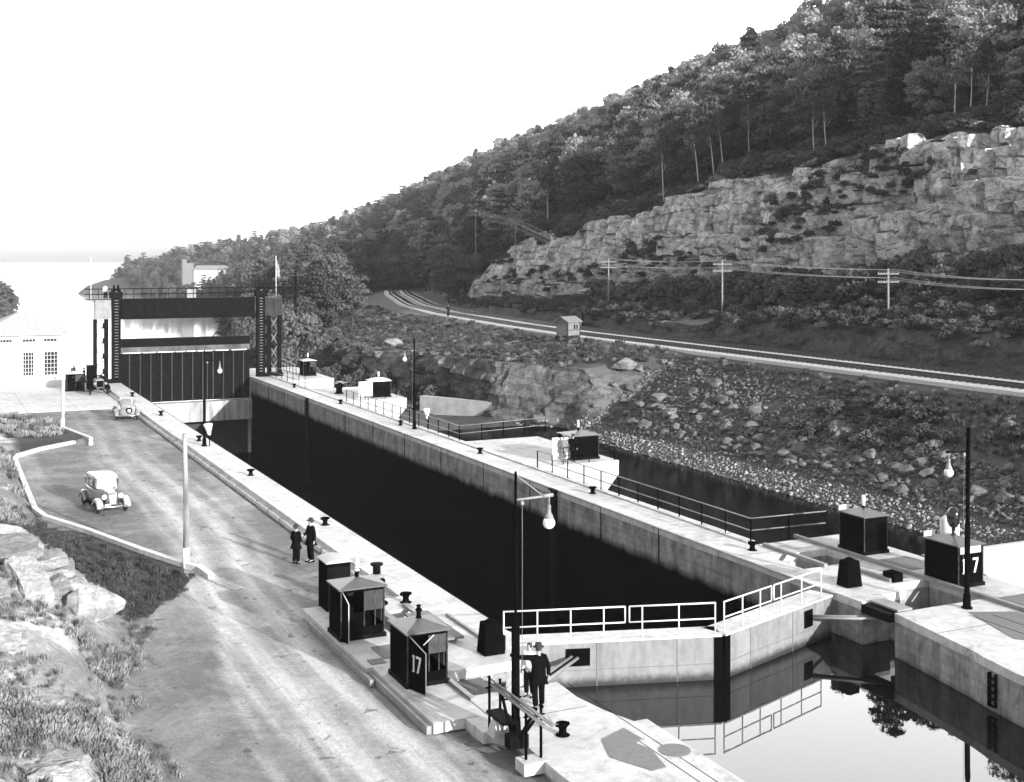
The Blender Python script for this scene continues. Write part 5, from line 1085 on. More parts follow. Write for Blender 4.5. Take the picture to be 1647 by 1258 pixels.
# ============================================================ RAILWAY
def ribbon(name, f0, f1, z, ys, m, dz=0):
    px, pz = prof(ys); V = []
    for j, y in enumerate(ys):
        x4, x5 = px[j][4], px[j][5]; zz = pz[j][4]
        for f, d in ((f0, -dz), (f0 + .03, 0), (f1 - .03, 0), (f1, -dz)): V.append((x4 + (x5 - x4) * f, y, zz + z + d))
    V = np.array(V); return npmesh(name, V, gridfaces(len(ys), 4), m)
YS = np.concatenate([np.arange(40, 200, 2.), np.arange(200, 301, 3.)])
struct(ribbon('ballast', -.04, 1.0, .12, YS, BALLAST, .45))
def path(f, ys):
    px, pz = prof(ys); return [Vector((px[j][4] + (px[j][5] - px[j][4]) * f, y, pz[j][4])) for j, y in enumerate(ys)]
for k, (fc, lab) in enumerate([(.30, 'railway track nearest the lock with white ballast shoulder'), (.78, 'railway track nearest the rock cutting')]):
    cpt = path(fc, YS); t_ = thing('railway_track', lab, 'railway track', cpt[0], 0, 'parallel railway tracks'); c0 = cpt[0]
    for s in (-.72, .72):
        o = MB(); rr = []
        for i, p in enumerate(cpt):
            d = (cpt[min(i + 1, len(cpt) - 1)] - cpt[max(i - 1, 0)]).normalized(); n = Vector((d.y, -d.x, 0)); q_ = p - c0 + n * s + Vector((0, 0, .10))
            rr.append([q_ + n * a + Vector((0, 0, b_)) for a, b_ in ((-.07, .04), (.07, .04), (.02, .07), (.036, .19), (-.036, .19), (-.02, .07))])
        o.loft(rr, sm=False); o.build('rail', mat('rail_steel', .12, .35, .3, 4, metal=.3), t_)
    o = MB(); acc = 0; i = 0
    for a, b_ in zip(cpt[:-1], cpt[1:]):
        L = (b_ - a).length; n_ = max(1, round(L / .62))
        for q_ in range(n_):
            p = a.lerp(b_, q_ / n_) - c0; ang = math.atan2((b_ - a).y, (b_ - a).x); w = 1.3 + random.uniform(-.06, .06)
            o.box(-.11, .11, -w, w, 0, .15, M=Matrix.Translation(p + Vector((0, 0, .005))) @ Matrix.Rotation(ang, 4, 'Z'))
    sl = o.build('sleepers', TIMBER, t_); sl['kind'] = 'stuff'
    o = MB(); rr = [[p - c0 + Vector((-1.05, 0, .135)), p - c0 + Vector((1.05, 0, .135))] for p in cpt]
    V = np.array([[tuple(a) for a in r] for r in rr]).reshape(-1, 3); npmesh('oily_bed', V, gridfaces(len(rr), 2), mat('oily_track_bed', .035, .95, .5, 3), parent=t_)
# trackside hut
t_ = thing('trackside_hut', 'small weathered wooden watch hut beside the railway ballast', 'hut', (62.6, 116.8, 4.15), .35)
o = MB(); o.box(-1.0, 1.0, -.8, .8, .3, 1.75)
for z in (.5, .8, 1.1, 1.4): o.box(-1.01, 1.01, -.815, -.8, z, z + .015)
o.build('wall', WOODG, t_); o = MB(); o.box(-1.0, 1.0, -.8, -.7, 0, .3); o.box(-1, -.85, .6, .8, -.6, .3); o.box(.85, 1, .6, .8, -.6, .3); o.box(-1, -.85, -.8, -.7, -.6, 0); o.box(.85, 1, -.8, -.7, -.6, 0); o.build('footing', TIMBER, t_)
o = MB(); o.add([(-1.2, -1.05, 1.7), (1.2, -1.05, 1.7), (1.2, 0, 2.25), (-1.2, 0, 2.25), (-1.2, 1.05, 1.7), (1.2, 1.05, 1.7), (-1.2, -1.05, 1.76), (1.2, -1.05, 1.76), (1.2, 0, 2.32), (-1.2, 0, 2.32), (-1.2, 1.05, 1.76), (1.2, 1.05, 1.76)], [(0, 1, 2, 3), (3, 2, 5, 4), (6, 7, 8, 9), (9, 8, 11, 10), (0, 1, 7, 6), (4, 5, 11, 10), (1, 2, 8, 7), (2, 5, 11, 8), (0, 3, 9, 6), (3, 4, 10, 9)])
o.add([(-1, -.8, 1.75), (-1, .8, 1.75), (-1, 0, 2.2), (1, -.8, 1.75), (1, .8, 1.75), (1, 0, 2.2)], [(0, 1, 2), (3, 4, 5)]); o.build('roof', mat('weathered_shingle', .2, .9, .3, 5, bump=.4), t_)
o = MB(); o.box(0, .22, -.83, -.81, 1.0, 1.45); o.box(.42, .6, -.83, -.81, 1.0, 1.45); o.build('window', BLACK, t_)
o = MB(); o.box(-1.02, -.92, -.83, -.8, .3, 1.75); o.box(.92, 1.02, -.83, -.8, .3, 1.75); o.box(-1, 1, -.835, -.8, .86, .92); o.build('trim', TIMBER, t_)
t_ = thing('signal_box', 'tiny pale trackside box with a dark post before the cliff', 'signal box', (76.0, 139.0, 4.0)); o = MB(); o.box(-.6, .2, -.4, .4, .0, .75); o.build('box', WHITE, t_); o = MB(); o.tube([(.6, 0, 0), (.6, 0, 1.7)], .12, 8); o.build('post', BLACK, t_)

# ============================================================ POLES AND WIRES
def tpole(label, x, y, h, arms=1, z=None, thin=.1, m=None, wht=False):
    z = zr(x, y)[0] if z is None else z; t = thing('telegraph_pole', label, 'telegraph pole', (x, y, z - .3), 0, 'telegraph poles along the railway')
    o = MB(); o.tube([(0, 0, 0), (0, 0, h + .3)], [thin * 1.15, thin * .8], 8); o.build('pole', m or mat('sun_bleached_pole', .26, .85, .2, 2), t)
    for a in range(arms):
        zz = h - .2 - a * .75; o = MB(); o.box(-1.25, 1.25, -.07, .07, zz - .06, zz + .07); arm_ = o.build('crossarm', m or WOODG, t); o = MB()
        for k in range(8): o.lathe([(.03, zz + .07), (.05, zz + .1), (.035, zz + .2)], (-1.15 + k * .33, 0, 0), 6)
        o.build('insulator', STEELG, arm_)
    return Vector((x, y, z + h))
TP = [('tall telegraph pole behind the railway at the right, before the big cliff', 80.0, 87.3, 4.6), ('telegraph pole behind the track in front of the cliff middle', 79.6, 112.7, 6.6), ('telegraph pole standing before the light cliff left of centre', 81, 140, 7.4), ('telegraph pole on the low rocks at the left end of the cliff', 95.5, 198, 6.4), ('leftmost cross-armed telegraph pole above the cliff end', 94, 212, 8.5)]
tops = []
ZT = [11.8, 12.5, 12.6, 19.2, 21.6]
for i, (l, x, y, h) in enumerate(TP): tops.append(tpole(l, x, y, ZT[i] - zr(x, y)[0], 2 if i != 3 else 1))
tops = [Vector((77.0, 50, 11.0)), Vector((78.2, 69, 11.2))] + tops
tpole('telegraph pole beyond the right edge along the railway', 78.2, 69, 11.2 - zr(78.2, 69)[0], 2)
wire_ = MB()
for dx in (-1.1, -.5, .5, 1.1):
    for dz in (-.1, -.85):
        for a, b_ in zip(tops[:-1], tops[1:]):
            pts = []
            for i in range(9): f = i / 8; p = a.lerp(b_, f) + Vector((dx, 0, dz - .5 * 4 * f * (1 - f) * .5)); pts.append(p)
            wire_.tube(pts, .016, 3, cap=False)
tag(wire_.build('telegraph_wires', mat('pale_wire', .6, .5, .1, 3)), 'bundle of telegraph wires running along the railway poles', 'wires')['kind'] = 'stuff'
for lab, x, y in [('left of two tall black timber poles beyond the lift gate', 50.5, 187), ('right of two tall black timber poles beyond the lift gate', 52.6, 187.5)]:
    tpole(lab, x, y, 12.6, 1, m=BLACK, thin=.2)
# far pale building
t_ = thing('mill_building', 'pale long building with a squat tower among the far trees', 'building', (133, 640, -6), -.12)
o = MB(); o.box(-7, 15, -6, 6, 0, 11.0); o.build('wall', mat('white_far_wall', .85, .8, .05, .3), t_); o = MB(); o.prism([(-7.3, -6.3), (15.3, -6.3), (15.3, 6.3), (-7.3, 6.3)], 11.0, 13.4, top=[(-5, -.3), (10, -.3), (10, .3), (-5, .3)]); o.build('roof', STEELG, t_)
o = MB(); o.box(-12.5, -7.01, -5, 4, 0, 14.5); o.box(-12.5, -10.4, -5, 4, 14.5, 16.5); o.build('tower', mat('grey_far_wall', .2, .8, .1, .3), t_)
o = MB(); o.box(15.01, 19, -3, 4, 0, 8); o.build('annex', STEELG, t_)
# trackside cut retaining stones / white rock scraps handled as boulders below
# ============================================================ VEGETATION AND ROCKS
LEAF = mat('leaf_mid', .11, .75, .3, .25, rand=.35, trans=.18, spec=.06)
LEAFM = mat('leaf_haze_tone', .26, .75, .3, .25, rand=.3, trans=.2, spec=.06)  # LEAFM serves only the upper hill, its paleness painting haze
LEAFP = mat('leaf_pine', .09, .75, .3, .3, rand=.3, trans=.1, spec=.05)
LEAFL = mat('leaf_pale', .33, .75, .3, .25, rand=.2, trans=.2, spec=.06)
BARK = mat('dark_bark', .08, .9, .4, 2); BARKW = mat('birch_bark', .62, .8, .2, 3)
WEEDL = mat('pale_weed_leaf', .30, .7, .5, .9, rand=.5, trans=.25); WEEDD = mat('dark_weed_leaf', .07, .75, .4, .8, rand=.4, trans=.1)  # WEEDL pale leaf; WEEDD dark leaf, also carrying the grass corner's painted shade
def leafquads(C, N, S, r, asp=1.0):
    """quads centred at C (n,3), roughly facing N, half size S"""
    n = len(C); N = N + r.normal(size=(n, 3)) * .8; N /= np.linalg.norm(N, axis=1, keepdims=True) + 1e-9
    A = np.cross(N, r.normal(size=(n, 3))); A /= np.linalg.norm(A, axis=1, keepdims=True) + 1e-9; B = np.cross(N, A) * asp; S = S[:, None]
    j = lambda: 1 + r.uniform(-.35, .35, size=(n, 1))
    V = np.stack([C - A * S * j() - B * S * .4, C + B * S * j() - A * S * .2, C + A * S * j() + B * S * .3, C - B * S * j() + A * S * .25], 1).reshape(-1, 3)
    return V, np.arange(n * 4).reshape(n, 4)
def crown_pts(kind, r, n, h=9., w=3.6, z0=2.6):
    C, N = [], []
    if kind == 'round':
        nb = 34; bl = []
        for _ in range(nb):
            a = r.uniform(0, 2 * pi); u = r.uniform(-1, 1); rad = r.uniform(.35, .8); zc = z0 + (h - z0) * (.5 + .46 * u)
            wr = w * math.sqrt(max(.08, 1 - (u * .9) ** 2)) * rad; bl.append((wr * cos(a), wr * sin(a), zc, r.uniform(.9, 1.5)))
    elif kind == 'tall':
        nb = 24; bl = []
        for i in range(nb):
            u = i / nb; a = r.uniform(0, 2 * pi); wr = w * .75 * (1 - .75 * u) * r.uniform(.2, .9); bl.append((wr * cos(a), wr * sin(a), z0 + (h - z0) * u, r.uniform(.7, 1.25)))
    elif kind == 'pine':
        bl = []
        for i in range(11):
            u = i / 10; z = z0 + (h - z0) * u; wr = w * (1 - u * .72)
            for k in range(5): a = r.uniform(0, 2 * pi); rr = wr * r.uniform(.35, .95); bl.append((rr * cos(a), rr * sin(a), z - rr * .05 + r.uniform(-.2, .2), r.uniform(.55, 1.05)))
    elif kind == 'bush':
        bl = [(r.uniform(-w, w) * .55, r.uniform(-w, w) * .55, h * r.uniform(.25, .7), h * r.uniform(.3, .48)) for _ in range(9)]
    per = n // len(bl)
    for (x, y, z, s) in bl:
        d = r.normal(size=(per, 3)); d[:, 2] = np.where(d[:, 2] < -.2, -d[:, 2] * .5, d[:, 2]); d /= np.linalg.norm(d, axis=1, keepdims=True)
        fl = .38 if kind == 'pine' else .78; rr = s * r.uniform(.65, 1.08, size=(per, 1)); C.append(np.array([x, y, z]) + d * rr * np.array([1, 1, fl])); N.append(d + np.array([0, 0, .1 if kind != 'pine' else .7]))
    return np.concatenate(C), np.concatenate(N), bl
def make_tree(kind, name, seed, leaf, bark, n, h, w, z0, q, label, lean=0., thick=.2, link=True):
    r = np.random.default_rng(seed); C, N, bl = crown_pts(kind, r, n, h, w, z0); V, F = leafquads(C, N, r.uniform(q * .6, q * 1.35, len(C)), r)
    o = MB(); top = (lean * h * .8, 0, h * .86)
    o.tube([(0, 0, -.6), (0, 0, .3), (lean * h * .35 + .1, .08, h * .4), top], [thick * 1.3, thick, thick * .75, thick * .2], 6)
    for (x, y, z, s) in bl[:: (3 if kind != 'pine' else 4)]:
        zb = max(z0 * .7, z - 1.6); f = zb / h; o.tube([(lean * h * f, 0, zb), (x * .6, y * .6, (z + zb) / 2), (x, y, z)], [thick * .4, thick * .25, .03], 4)
    if link:
        t = thing(name, label, 'tree', (0, 0, 0)); npmesh('crown', V, F, leaf, parent=t); tr = o.build('trunk', bark, t); return t
    me = npmesh(name, V, F, leaf, link=False); tr = o.build('trunk_tmp', bark)
    # join trunk into the crown mesh
    import bmesh as _b; bm = _b.new(); bm.from_mesh(me.data); nf = len(bm.faces); bm.from_mesh(tr.data); bm.faces.ensure_lookup_table(); me.data.materials.append(bark)
    for f in bm.faces[nf:]: f.material_index = 1
    bm.to_mesh(me.data); bm.free(); bpy.data.objects.remove(tr); return me
def scol(name, obs):
    c = bpy.data.collections.new(name)
    for o in obs: c.objects.link(o)
    return c
def scatter(name, pts, scl, rot, idx, col, label, cat='vegetation', tilt=None):
    """pts (n,3): one object that instances the members of a source collection"""
    n = len(pts); me = bpy.data.meshes.new(name); me.vertices.add(n); me.vertices.foreach_set('co', np.asarray(pts, np.float32).ravel())
    a = me.attributes.new('s', 'FLOAT', 'POINT'); a.data.foreach_set('value', np.asarray(scl, np.float32))
    a = me.attributes.new('i', 'INT', 'POINT'); a.data.foreach_set('value', np.asarray(idx, np.int32))
    R = np.zeros((n, 3)); R[:, 2] = rot
    if tilt is not None: R[:, :2] = tilt
    a = me.attributes.new('r', 'FLOAT_VECTOR', 'POINT'); a.data.foreach_set('vector', R.astype(np.float32).ravel())
    ob = bpy.data.objects.new(name, me); COL.objects.link(ob)
    g = bpy.data.node_groups.new(name + '_scatter', 'GeometryNodeTree'); g.interface.new_socket('Geometry', in_out='INPUT', socket_type='NodeSocketGeometry'); g.interface.new_socket('Geometry', in_out='OUTPUT', socket_type='NodeSocketGeometry')
    N = g.nodes; L = g.links; gi = N.new('NodeGroupInput'); go = N.new('NodeGroupOutput'); ip = N.new('GeometryNodeInstanceOnPoints'); ci = N.new('GeometryNodeCollectionInfo')
    ci.inputs[0].default_value = col; ci.inputs['Separate Children'].default_value = True; ci.inputs['Reset Children'].default_value = True; ip.inputs['Pick Instance'].default_value = True
    def na(nm, ty):
        x = N.new('GeometryNodeInputNamedAttribute'); x.data_type = ty; x.inputs[0].default_value = nm; return [o_ for o_ in x.outputs if o_.name == 'Attribute' and o_.enabled][0]
    L.new(gi.outputs[0], ip.inputs['Points']); L.new(ci.outputs[0], ip.inputs['Instance']); L.new(na('i', 'INT'), ip.inputs['Instance Index']); L.new(na('r', 'FLOAT_VECTOR'), ip.inputs['Rotation']); L.new(na('s', 'FLOAT'), ip.inputs['Scale'])
    L.new(ip.outputs[0], go.inputs[0]); m = ob.modifiers.new('scatter', 'NODES'); m.node_group = g
    return tag(ob, label, cat, kind='stuff')
# ---- view test (which ground could the photo see at all)
CS, CC = sin(math.atan(953 / 1990)), cos(math.atan(953 / 1990))
def uv(X, Y, Z):
    d = X * CS + Y * CC; x = X * CC - Y * CS; return 823.5 + 1990 * x / np.maximum(d, 1), 409 + 1990 * (13.1 - Z) / np.maximum(d, 1), d
def zr_arr(X, Y):
    px, pz = prof(Y); q = np.empty(len(X)); z = np.empty(len(X)); ar = np.arange(15)
    for i in range(len(X)): z[i] = np.interp(X[i], px[i], pz[i]); q[i] = np.interp(X[i], px[i], ar)
    return z + undul(X, Y, q), q
r = np.random.default_rng(3)
# ---- trees on the right hand hill
def jitter(x0, x1, y0, y1, sp):
    gx_, gy_ = np.meshgrid(np.arange(x0, x1, sp), np.arange(y0, y1, sp)); X = gx_.ravel() + r.uniform(-.48, .48, gx_.size) * sp; Y = gy_.ravel() + r.uniform(-.48, .48, gy_.size) * sp; return X, Y
TX_, TY_, TZ_, TQ_ = [], [], [], []
for (x0, x1, y0, y1, sp, qlo, qhi) in [(85, 330, 70, 500, 4.6, 11.03, 13.15), (40, 200, 150, 500, 4.8, .5, 11.08), (120, 340, 500, 900, 7.0, .3, 13.2), (95, 360, 900, 1900, 12, .3, 13.3)]:
    X, Y = jitter(x0, x1, y0, y1, sp); Z, Q = zr_arr(X, Y); u, v, d = uv(X, Y, Z + 5); k = (Q > qlo) & (Q < qhi) & (u > -160) & (u < 1860) & (v > -220) & (v < 700)
    k &= ~((Q > 3.4) & (Q < 6.6) & (Y < 310)) & ~((Q >= 1.5) & (Q < 4.1) & (Y < 185)) & ~((Q > 6.4) & (Q < 11.08) & (Y < 209))
    k &= ~((np.abs(X - 52) < 5) & (Y > 170) & (Y < 190)); k &= ~((u > 284) & (u < 372) & (Y > 480) & (Y < 660) & (Z < 5) & (Z > -8)); k &= Z > -11
    k &= ~((X < 60) & (Y < 190) & (r.random(len(X)) < .5))
    TX_.append(X[k]); TY_.append(Y[k]); TZ_.append(Z[k]); TQ_.append(Q[k])
TXa, TYa, TZa, TQa = map(np.concatenate, (TX_, TY_, TZ_, TQ_)); U_, V_, D_ = uv(TXa, TYa, TZa)
# ridge occlusion: drop trees behind the crest
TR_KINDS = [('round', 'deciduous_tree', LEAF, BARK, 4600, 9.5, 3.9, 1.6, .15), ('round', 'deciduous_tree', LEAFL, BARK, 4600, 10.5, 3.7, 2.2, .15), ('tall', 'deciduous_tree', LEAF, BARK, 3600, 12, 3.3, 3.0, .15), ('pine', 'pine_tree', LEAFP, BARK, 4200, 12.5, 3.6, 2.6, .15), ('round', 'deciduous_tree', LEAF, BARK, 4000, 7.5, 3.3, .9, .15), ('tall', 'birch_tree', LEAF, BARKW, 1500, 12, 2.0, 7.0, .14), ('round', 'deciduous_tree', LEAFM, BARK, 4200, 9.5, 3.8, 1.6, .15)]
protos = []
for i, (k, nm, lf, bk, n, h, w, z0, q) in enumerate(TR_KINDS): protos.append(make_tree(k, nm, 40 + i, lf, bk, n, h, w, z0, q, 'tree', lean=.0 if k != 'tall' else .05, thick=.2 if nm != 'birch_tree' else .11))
near = np.argsort(D_ * np.where(V_ < -40, 4, 1) * np.where(U_ > 1700, 4, 1))
sel = near[:290]; rest = near[290:]
kindname = ['broad-crowned tree', 'very pale broad-crowned tree', 'tall slender tree', 'dark pine with layered branches', 'low bushy tree', 'white-stemmed birch', 'light grey leafy tree']
def zone(i):
    x, y, q = TXa[i], TYa[i], TQa[i]
    if q > 11: return 'on the wooded hillside above the rock cliff' if y < 150 else 'on the wooded hillside past the left end of the cliff'
    return 'on the low ground beyond the lift gate and lock'
used = {}
def pick(i):
    a = vn(np.array([TXa[i] * .03]), np.array([TYa[i] * .03]), s=77)[0]; b_ = r.random()
    if TQa[i] < 7: return int(r.choice([0, 4, 4, 2, 0, 3]))
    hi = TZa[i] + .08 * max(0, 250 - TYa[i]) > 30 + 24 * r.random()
    if hi: return int(r.choice([1, 6, 0, 5, 2], p=[.42, .42, .10, .03, .03]))  # ridge haze painted in: paler leaf colours picked higher up the hill
    if a > .62: return int(r.choice([3, 3, 0, 2]))
    return int(r.choice([0, 1, 2, 4, 1, 0, 5, 3], p=[.36, .16, .12, .17, .08, .06, .02, .03]))
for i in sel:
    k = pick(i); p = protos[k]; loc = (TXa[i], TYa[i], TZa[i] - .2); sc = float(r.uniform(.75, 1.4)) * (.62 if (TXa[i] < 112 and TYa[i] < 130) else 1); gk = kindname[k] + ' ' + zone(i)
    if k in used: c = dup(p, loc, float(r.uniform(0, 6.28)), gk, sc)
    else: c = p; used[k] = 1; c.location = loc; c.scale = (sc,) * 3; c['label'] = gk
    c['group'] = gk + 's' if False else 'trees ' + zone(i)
for k, p in enumerate(protos):
    if k not in used: p.location = (150, 160, zr(150, 160)[0]); p['label'] = kindname[k] + ' on the wooded hillside'; p['group'] = 'trees on the hillside'
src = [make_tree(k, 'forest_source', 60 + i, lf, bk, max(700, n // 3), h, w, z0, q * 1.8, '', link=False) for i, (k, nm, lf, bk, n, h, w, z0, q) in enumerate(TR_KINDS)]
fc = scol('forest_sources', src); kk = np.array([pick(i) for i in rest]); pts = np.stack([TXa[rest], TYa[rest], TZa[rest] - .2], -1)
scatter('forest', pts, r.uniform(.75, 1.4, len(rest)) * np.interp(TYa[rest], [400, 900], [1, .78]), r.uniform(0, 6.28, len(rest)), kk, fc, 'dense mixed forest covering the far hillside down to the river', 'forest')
# ---- left river bank wood
X, Y = jitter(-160, 27, 420, 900, 8); inb = X < np.interp(Y, [l[0] for l in LB], [l[1] for l in LB]) - 2; X, Y = X[inb], Y[inb]; s_ = np.interp(Y, [l[0] for l in LB], [l[1] for l in LB])
Z = np.interp(s_ - X, [0, 3, 15, 60, 250], [-13, -10.5, -7, 0, 14]); pts = np.stack([X, Y, Z], -1)
scatter('woods', pts, r.uniform(1.1, 1.8, len(X)), r.uniform(0, 6.28, len(X)), r.choice([0, 2, 4], len(X)), fc, 'dark trees on the left river bank at the picture edge', 'woods')
n = 90; X = r.uniform(96, 150, n); Y = r.uniform(585, 628, n); Z, Q = zr_arr(X, Y)
scatter('woods', np.stack([X, Y, np.maximum(Z, -9)], -1), r.uniform(.55, .85, n), r.uniform(0, 6.28, n), r.choice([0, 4, 2], n), fc, 'low trees in front of the pale mill building', 'woods')
# ---- bushes and undergrowth
def bush(seed, leaf, n, h, w, q):
    rr = np.random.default_rng(seed); C, N, _ = crown_pts('bush', rr, n, h, w, 0); V, F = leafquads(C, N, rr.uniform(q * .6, q * 1.3, len(C)), rr); return npmesh('bush_source', V, F, leaf, link=False)
bc = scol('bush_sources', [bush(1, LEAF, 700, 1.5, 1.5, .13), bush(2, LEAFP, 700, 1.8, 1.4, .13), bush(3, LEAFL, 600, 1.2, 1.3, .12), bush(4, LEAF, 600, 2.4, 1.4, .14)])
def und(name, x0, x1, y0, y1, sp, qlo, qhi, thr, label, smin=.5, smax=1.1, seed=0, kinds=(0, 1, 2, 3), extra=None):
    X, Y = jitter(x0, x1, y0, y1, sp); Z, Q = zr_arr(X, Y); u, v, d = uv(X, Y, Z)
    k = (Q > qlo) & (Q < qhi) & (u > -100) & (u < 1800) & (fbm(X * .07, Y * .07, s=200 + seed, o=3) > thr)
    if extra is not None: k &= extra(X, Y, Z, Q)
    return scatter(name, np.stack([X, Y, Z - .15], -1)[k], r.uniform(smin, smax, k.sum()), r.uniform(0, 6.28, k.sum()), r.choice(kinds, k.sum()), bc, label, 'undergrowth')
und('undergrowth', 74, 100, 55, 212, 1.05, 6.6, 7.85, .2, 'thick bushes on the slope between the railway and the cliff', .35, .8, 1)
und('undergrowth', 84, 112, 55, 212, 1.4, 11.0, 11.9, .05, 'dark bushes along the top of the cliff', .5, 1.1, 2)
und('undergrowth', 34.5, 78, 104, 330, 1.25, 2.95, 4.0, .36, 'low scrub on the rocky knoll between lock and railway', .15, .38, 3, extra=lambda X, Y, Z, Q: (Q < 3.8) & (Y > 101))
und('undergrowth', 34.5, 60, 106, 260, 1.5, .4, 2.9, .3, 'dark bushes below the low rock face behind the platforms', .5, 1.1, 4, kinds=(0, 1, 3), extra=lambda X, Y, Z, Q: (Z > -3.2) & ~((X < 41) & (Y < 143)) & (Y > 118))
und('undergrowth', 54, 66, 50, 101, 1.1, 3.5, 3.8, .55, 'weeds and small bushes on the bank under the railway', .2, .5, 5)
und('undergrowth', 57, 64, 40, 74, 1.0, 3.15, 3.8, .5, 'dense weeds at the right edge below the railway', .25, .6, 6)
und('undergrowth', 84, 94, 55, 150, 1.5, 7.55, 8.12, .25, 'tall bushes at the foot of the cliff', .9, 1.7, 9, kinds=(0, 1, 3))
# bushes growing on ledges of the cliff
X, Y = jitter(84, 102, 70, 206, 1.1); Zb, Q = zr_arr(X, Y); mk = (Q > 8.1) & (Q < 11) & (fbm(Y * .055, Q * .9, s=301, o=3) > .62)
V3 = bpy.data.objects['hillside'].data
co = np.empty(len(V3.vertices) * 3, np.float32); V3.vertices.foreach_get('co', co); co = co.reshape(-1, 3)
from mathutils.bvhtree import BVHTree
HB = BVHTree.FromObject(bpy.data.objects['hillside'], bpy.context.evaluated_depsgraph_get())
P3 = []
for x, y, z in zip(X[mk], Y[mk], Zb[mk]):
    h_ = HB.ray_cast(Vector((60, y, z)), Vector((1, 0, 0)))
    if h_[0] is not None: P3.append(tuple(h_[0] + Vector((-.1, 0, -.4))))
P3 = np.array(P3); scatter('undergrowth', P3, r.uniform(.3, .8, len(P3)), r.uniform(0, 6.28, len(P3)), r.choice([0, 1, 3], len(P3)), bc, 'shrubs growing in patches on the ledges of the cliff', 'undergrowth')

# ---- grass and weeds
def tuft(seed, leaf, n, h, spread, wd, broad=False):
    rr = np.random.default_rng(seed); V = []; F = []
    for i in range(n):
        a = rr.uniform(0, 6.28); b_ = rr.uniform(0, spread); x, y = b_ * cos(a), b_ * sin(a); hh = h * rr.uniform(.5, 1.1); t = rr.uniform(0, 6.28); lx, ly = cos(t) * hh * rr.uniform(.15, .6), sin(t) * hh * rr.uniform(.15, .6); px, py = -sin(t) * wd, cos(t) * wd; o_ = len(V)
        if broad: V += [(x, y, hh * .15), (x + lx * .5 + px, y + ly * .5 + py, hh * .7), (x + lx, y + ly, hh * .9), (x + lx * .5 - px, y + ly * .5 - py, hh * .7)]; F.append((o_, o_ + 1, o_ + 2, o_ + 3))
        else: V += [(x - px, y - py, 0), (x + px, y + py, 0), (x + lx * .5 + px * .6, y + ly * .5 + py * .6, hh * .7), (x + lx, y + ly, hh)]; F.append((o_, o_ + 1, o_ + 2, o_ + 3))
    return npmesh('tuft_source', np.array(V), np.array(F), leaf, link=False)
gc = scol('grass_sources', [tuft(1, WEEDL, 40, .35, .3, .012), tuft(2, WEEDD, 45, .35, .35, .014), tuft(3, WEEDL, 60, .6, .34, .045, True), tuft(4, WEEDL, 70, .45, .4, .04, True), tuft(5, WEEDD, 34, .6, .3, .05, True)])
def lscat(name, x0, x1, y0, y1, sp, cond, kinds, label, s0=.7, s1=1.3):
    X, Y = jitter(x0, x1, y0, y1, sp); dd = np.interp(Y, BY, BX) - X; k = cond(X, Y, dd); X, Y = X[k], Y[k]; Z = hl(X, Y)
    return scatter(name, np.stack([X, Y, Z - .03], -1), r.uniform(s0, s1, len(X)), r.uniform(0, 6.28, len(X)), r.choice(kinds, len(X)), gc, label, 'weeds')
isturf = lambda X, Y: (Y > np.interp(X, [6.7, 9.6, 10.5], [46.0, 50.0, 52])) & (X > np.interp(Y, [46, 48, 52.7, 61.7, 66, 69], [6.7, 6.4, 5.5, 4.4, 4.8, 5.6])) & (Y < 69)
lscat('weeds', -2, 9, 20, 44, .2, lambda X, Y, dd: (dd > .5) & (fbm(X * .3, Y * .3, s=51, o=3) > .47) & ~isturf(X, Y), (2, 3, 3, 0), 'pale broad-leaved weeds on the near bank', .28, .7)
lscat('grass', -2, 9.5, 18, 46, .3, lambda X, Y, dd: (dd > -.9 * r.random(len(X))) & (fbm(X * .5, Y * .5, s=54, o=3) > .44) & ~isturf(X, Y), (0, 0, 1), 'thin dry grass along the near edge of the road', .3, .7)
lscat('grass', 1.5, 10.5, 44, 70, .24, lambda X, Y, dd: (dd > np.where(Y < 53, -.3, .75) + .3 * r.random(X.shape)) & isturf(X, Y), (1, 1, 1, 4), 'dark tall grass with painted shade filling the corner below the white kerb', .25, .6)
lscat('grass', -8, 10, 55, 112, .5, lambda X, Y, dd: (dd > .3) & (fbm(X * .3, Y * .3, s=57, o=3) > .42) & ~isturf(X, Y), (0, 3, 2, 1), 'pale dry grass on the bank left of the turning place', .6, 1.2)
# grass on the railway bank and the knoll
def LIM(Y): return np.interp(Y, [46, 56, 66, 80, 98], [3.2, 3.3, 3.52, 3.72, 3.8])
def rgrass(x0, x1, y0, y1, sp, qlo, qhi, thr, kinds, label, s0, s1, seed):
    X, Y = jitter(x0, x1, y0, y1, sp); Z, Q = zr_arr(X, Y); k = (Q > qlo) & (Q < qhi) & (fbm(X * .1, Y * .1, s=seed, o=3) > thr) & ((Y > 100) | (Q > LIM(Y) - .05 + .1 * r.random(len(X))))
    return scatter('grass', np.stack([X, Y, Z - .05], -1)[k], r.uniform(s0, s1, k.sum()), r.uniform(0, 6.28, k.sum()), r.choice(kinds, k.sum()), gc, label, 'grass')
rgrass(55, 66, 44, 104, .5, 3.35, 3.93, .3, (1, 1, 4, 0), 'grass on the railway bank above the loose rocks', .5, 1.1, 400)
rgrass(44, 70, 103, 190, .9, 3.0, 3.95, .3, (1, 0, 1, 4), 'rough grass over the knoll between lock and railway', .6, 1.3, 410)

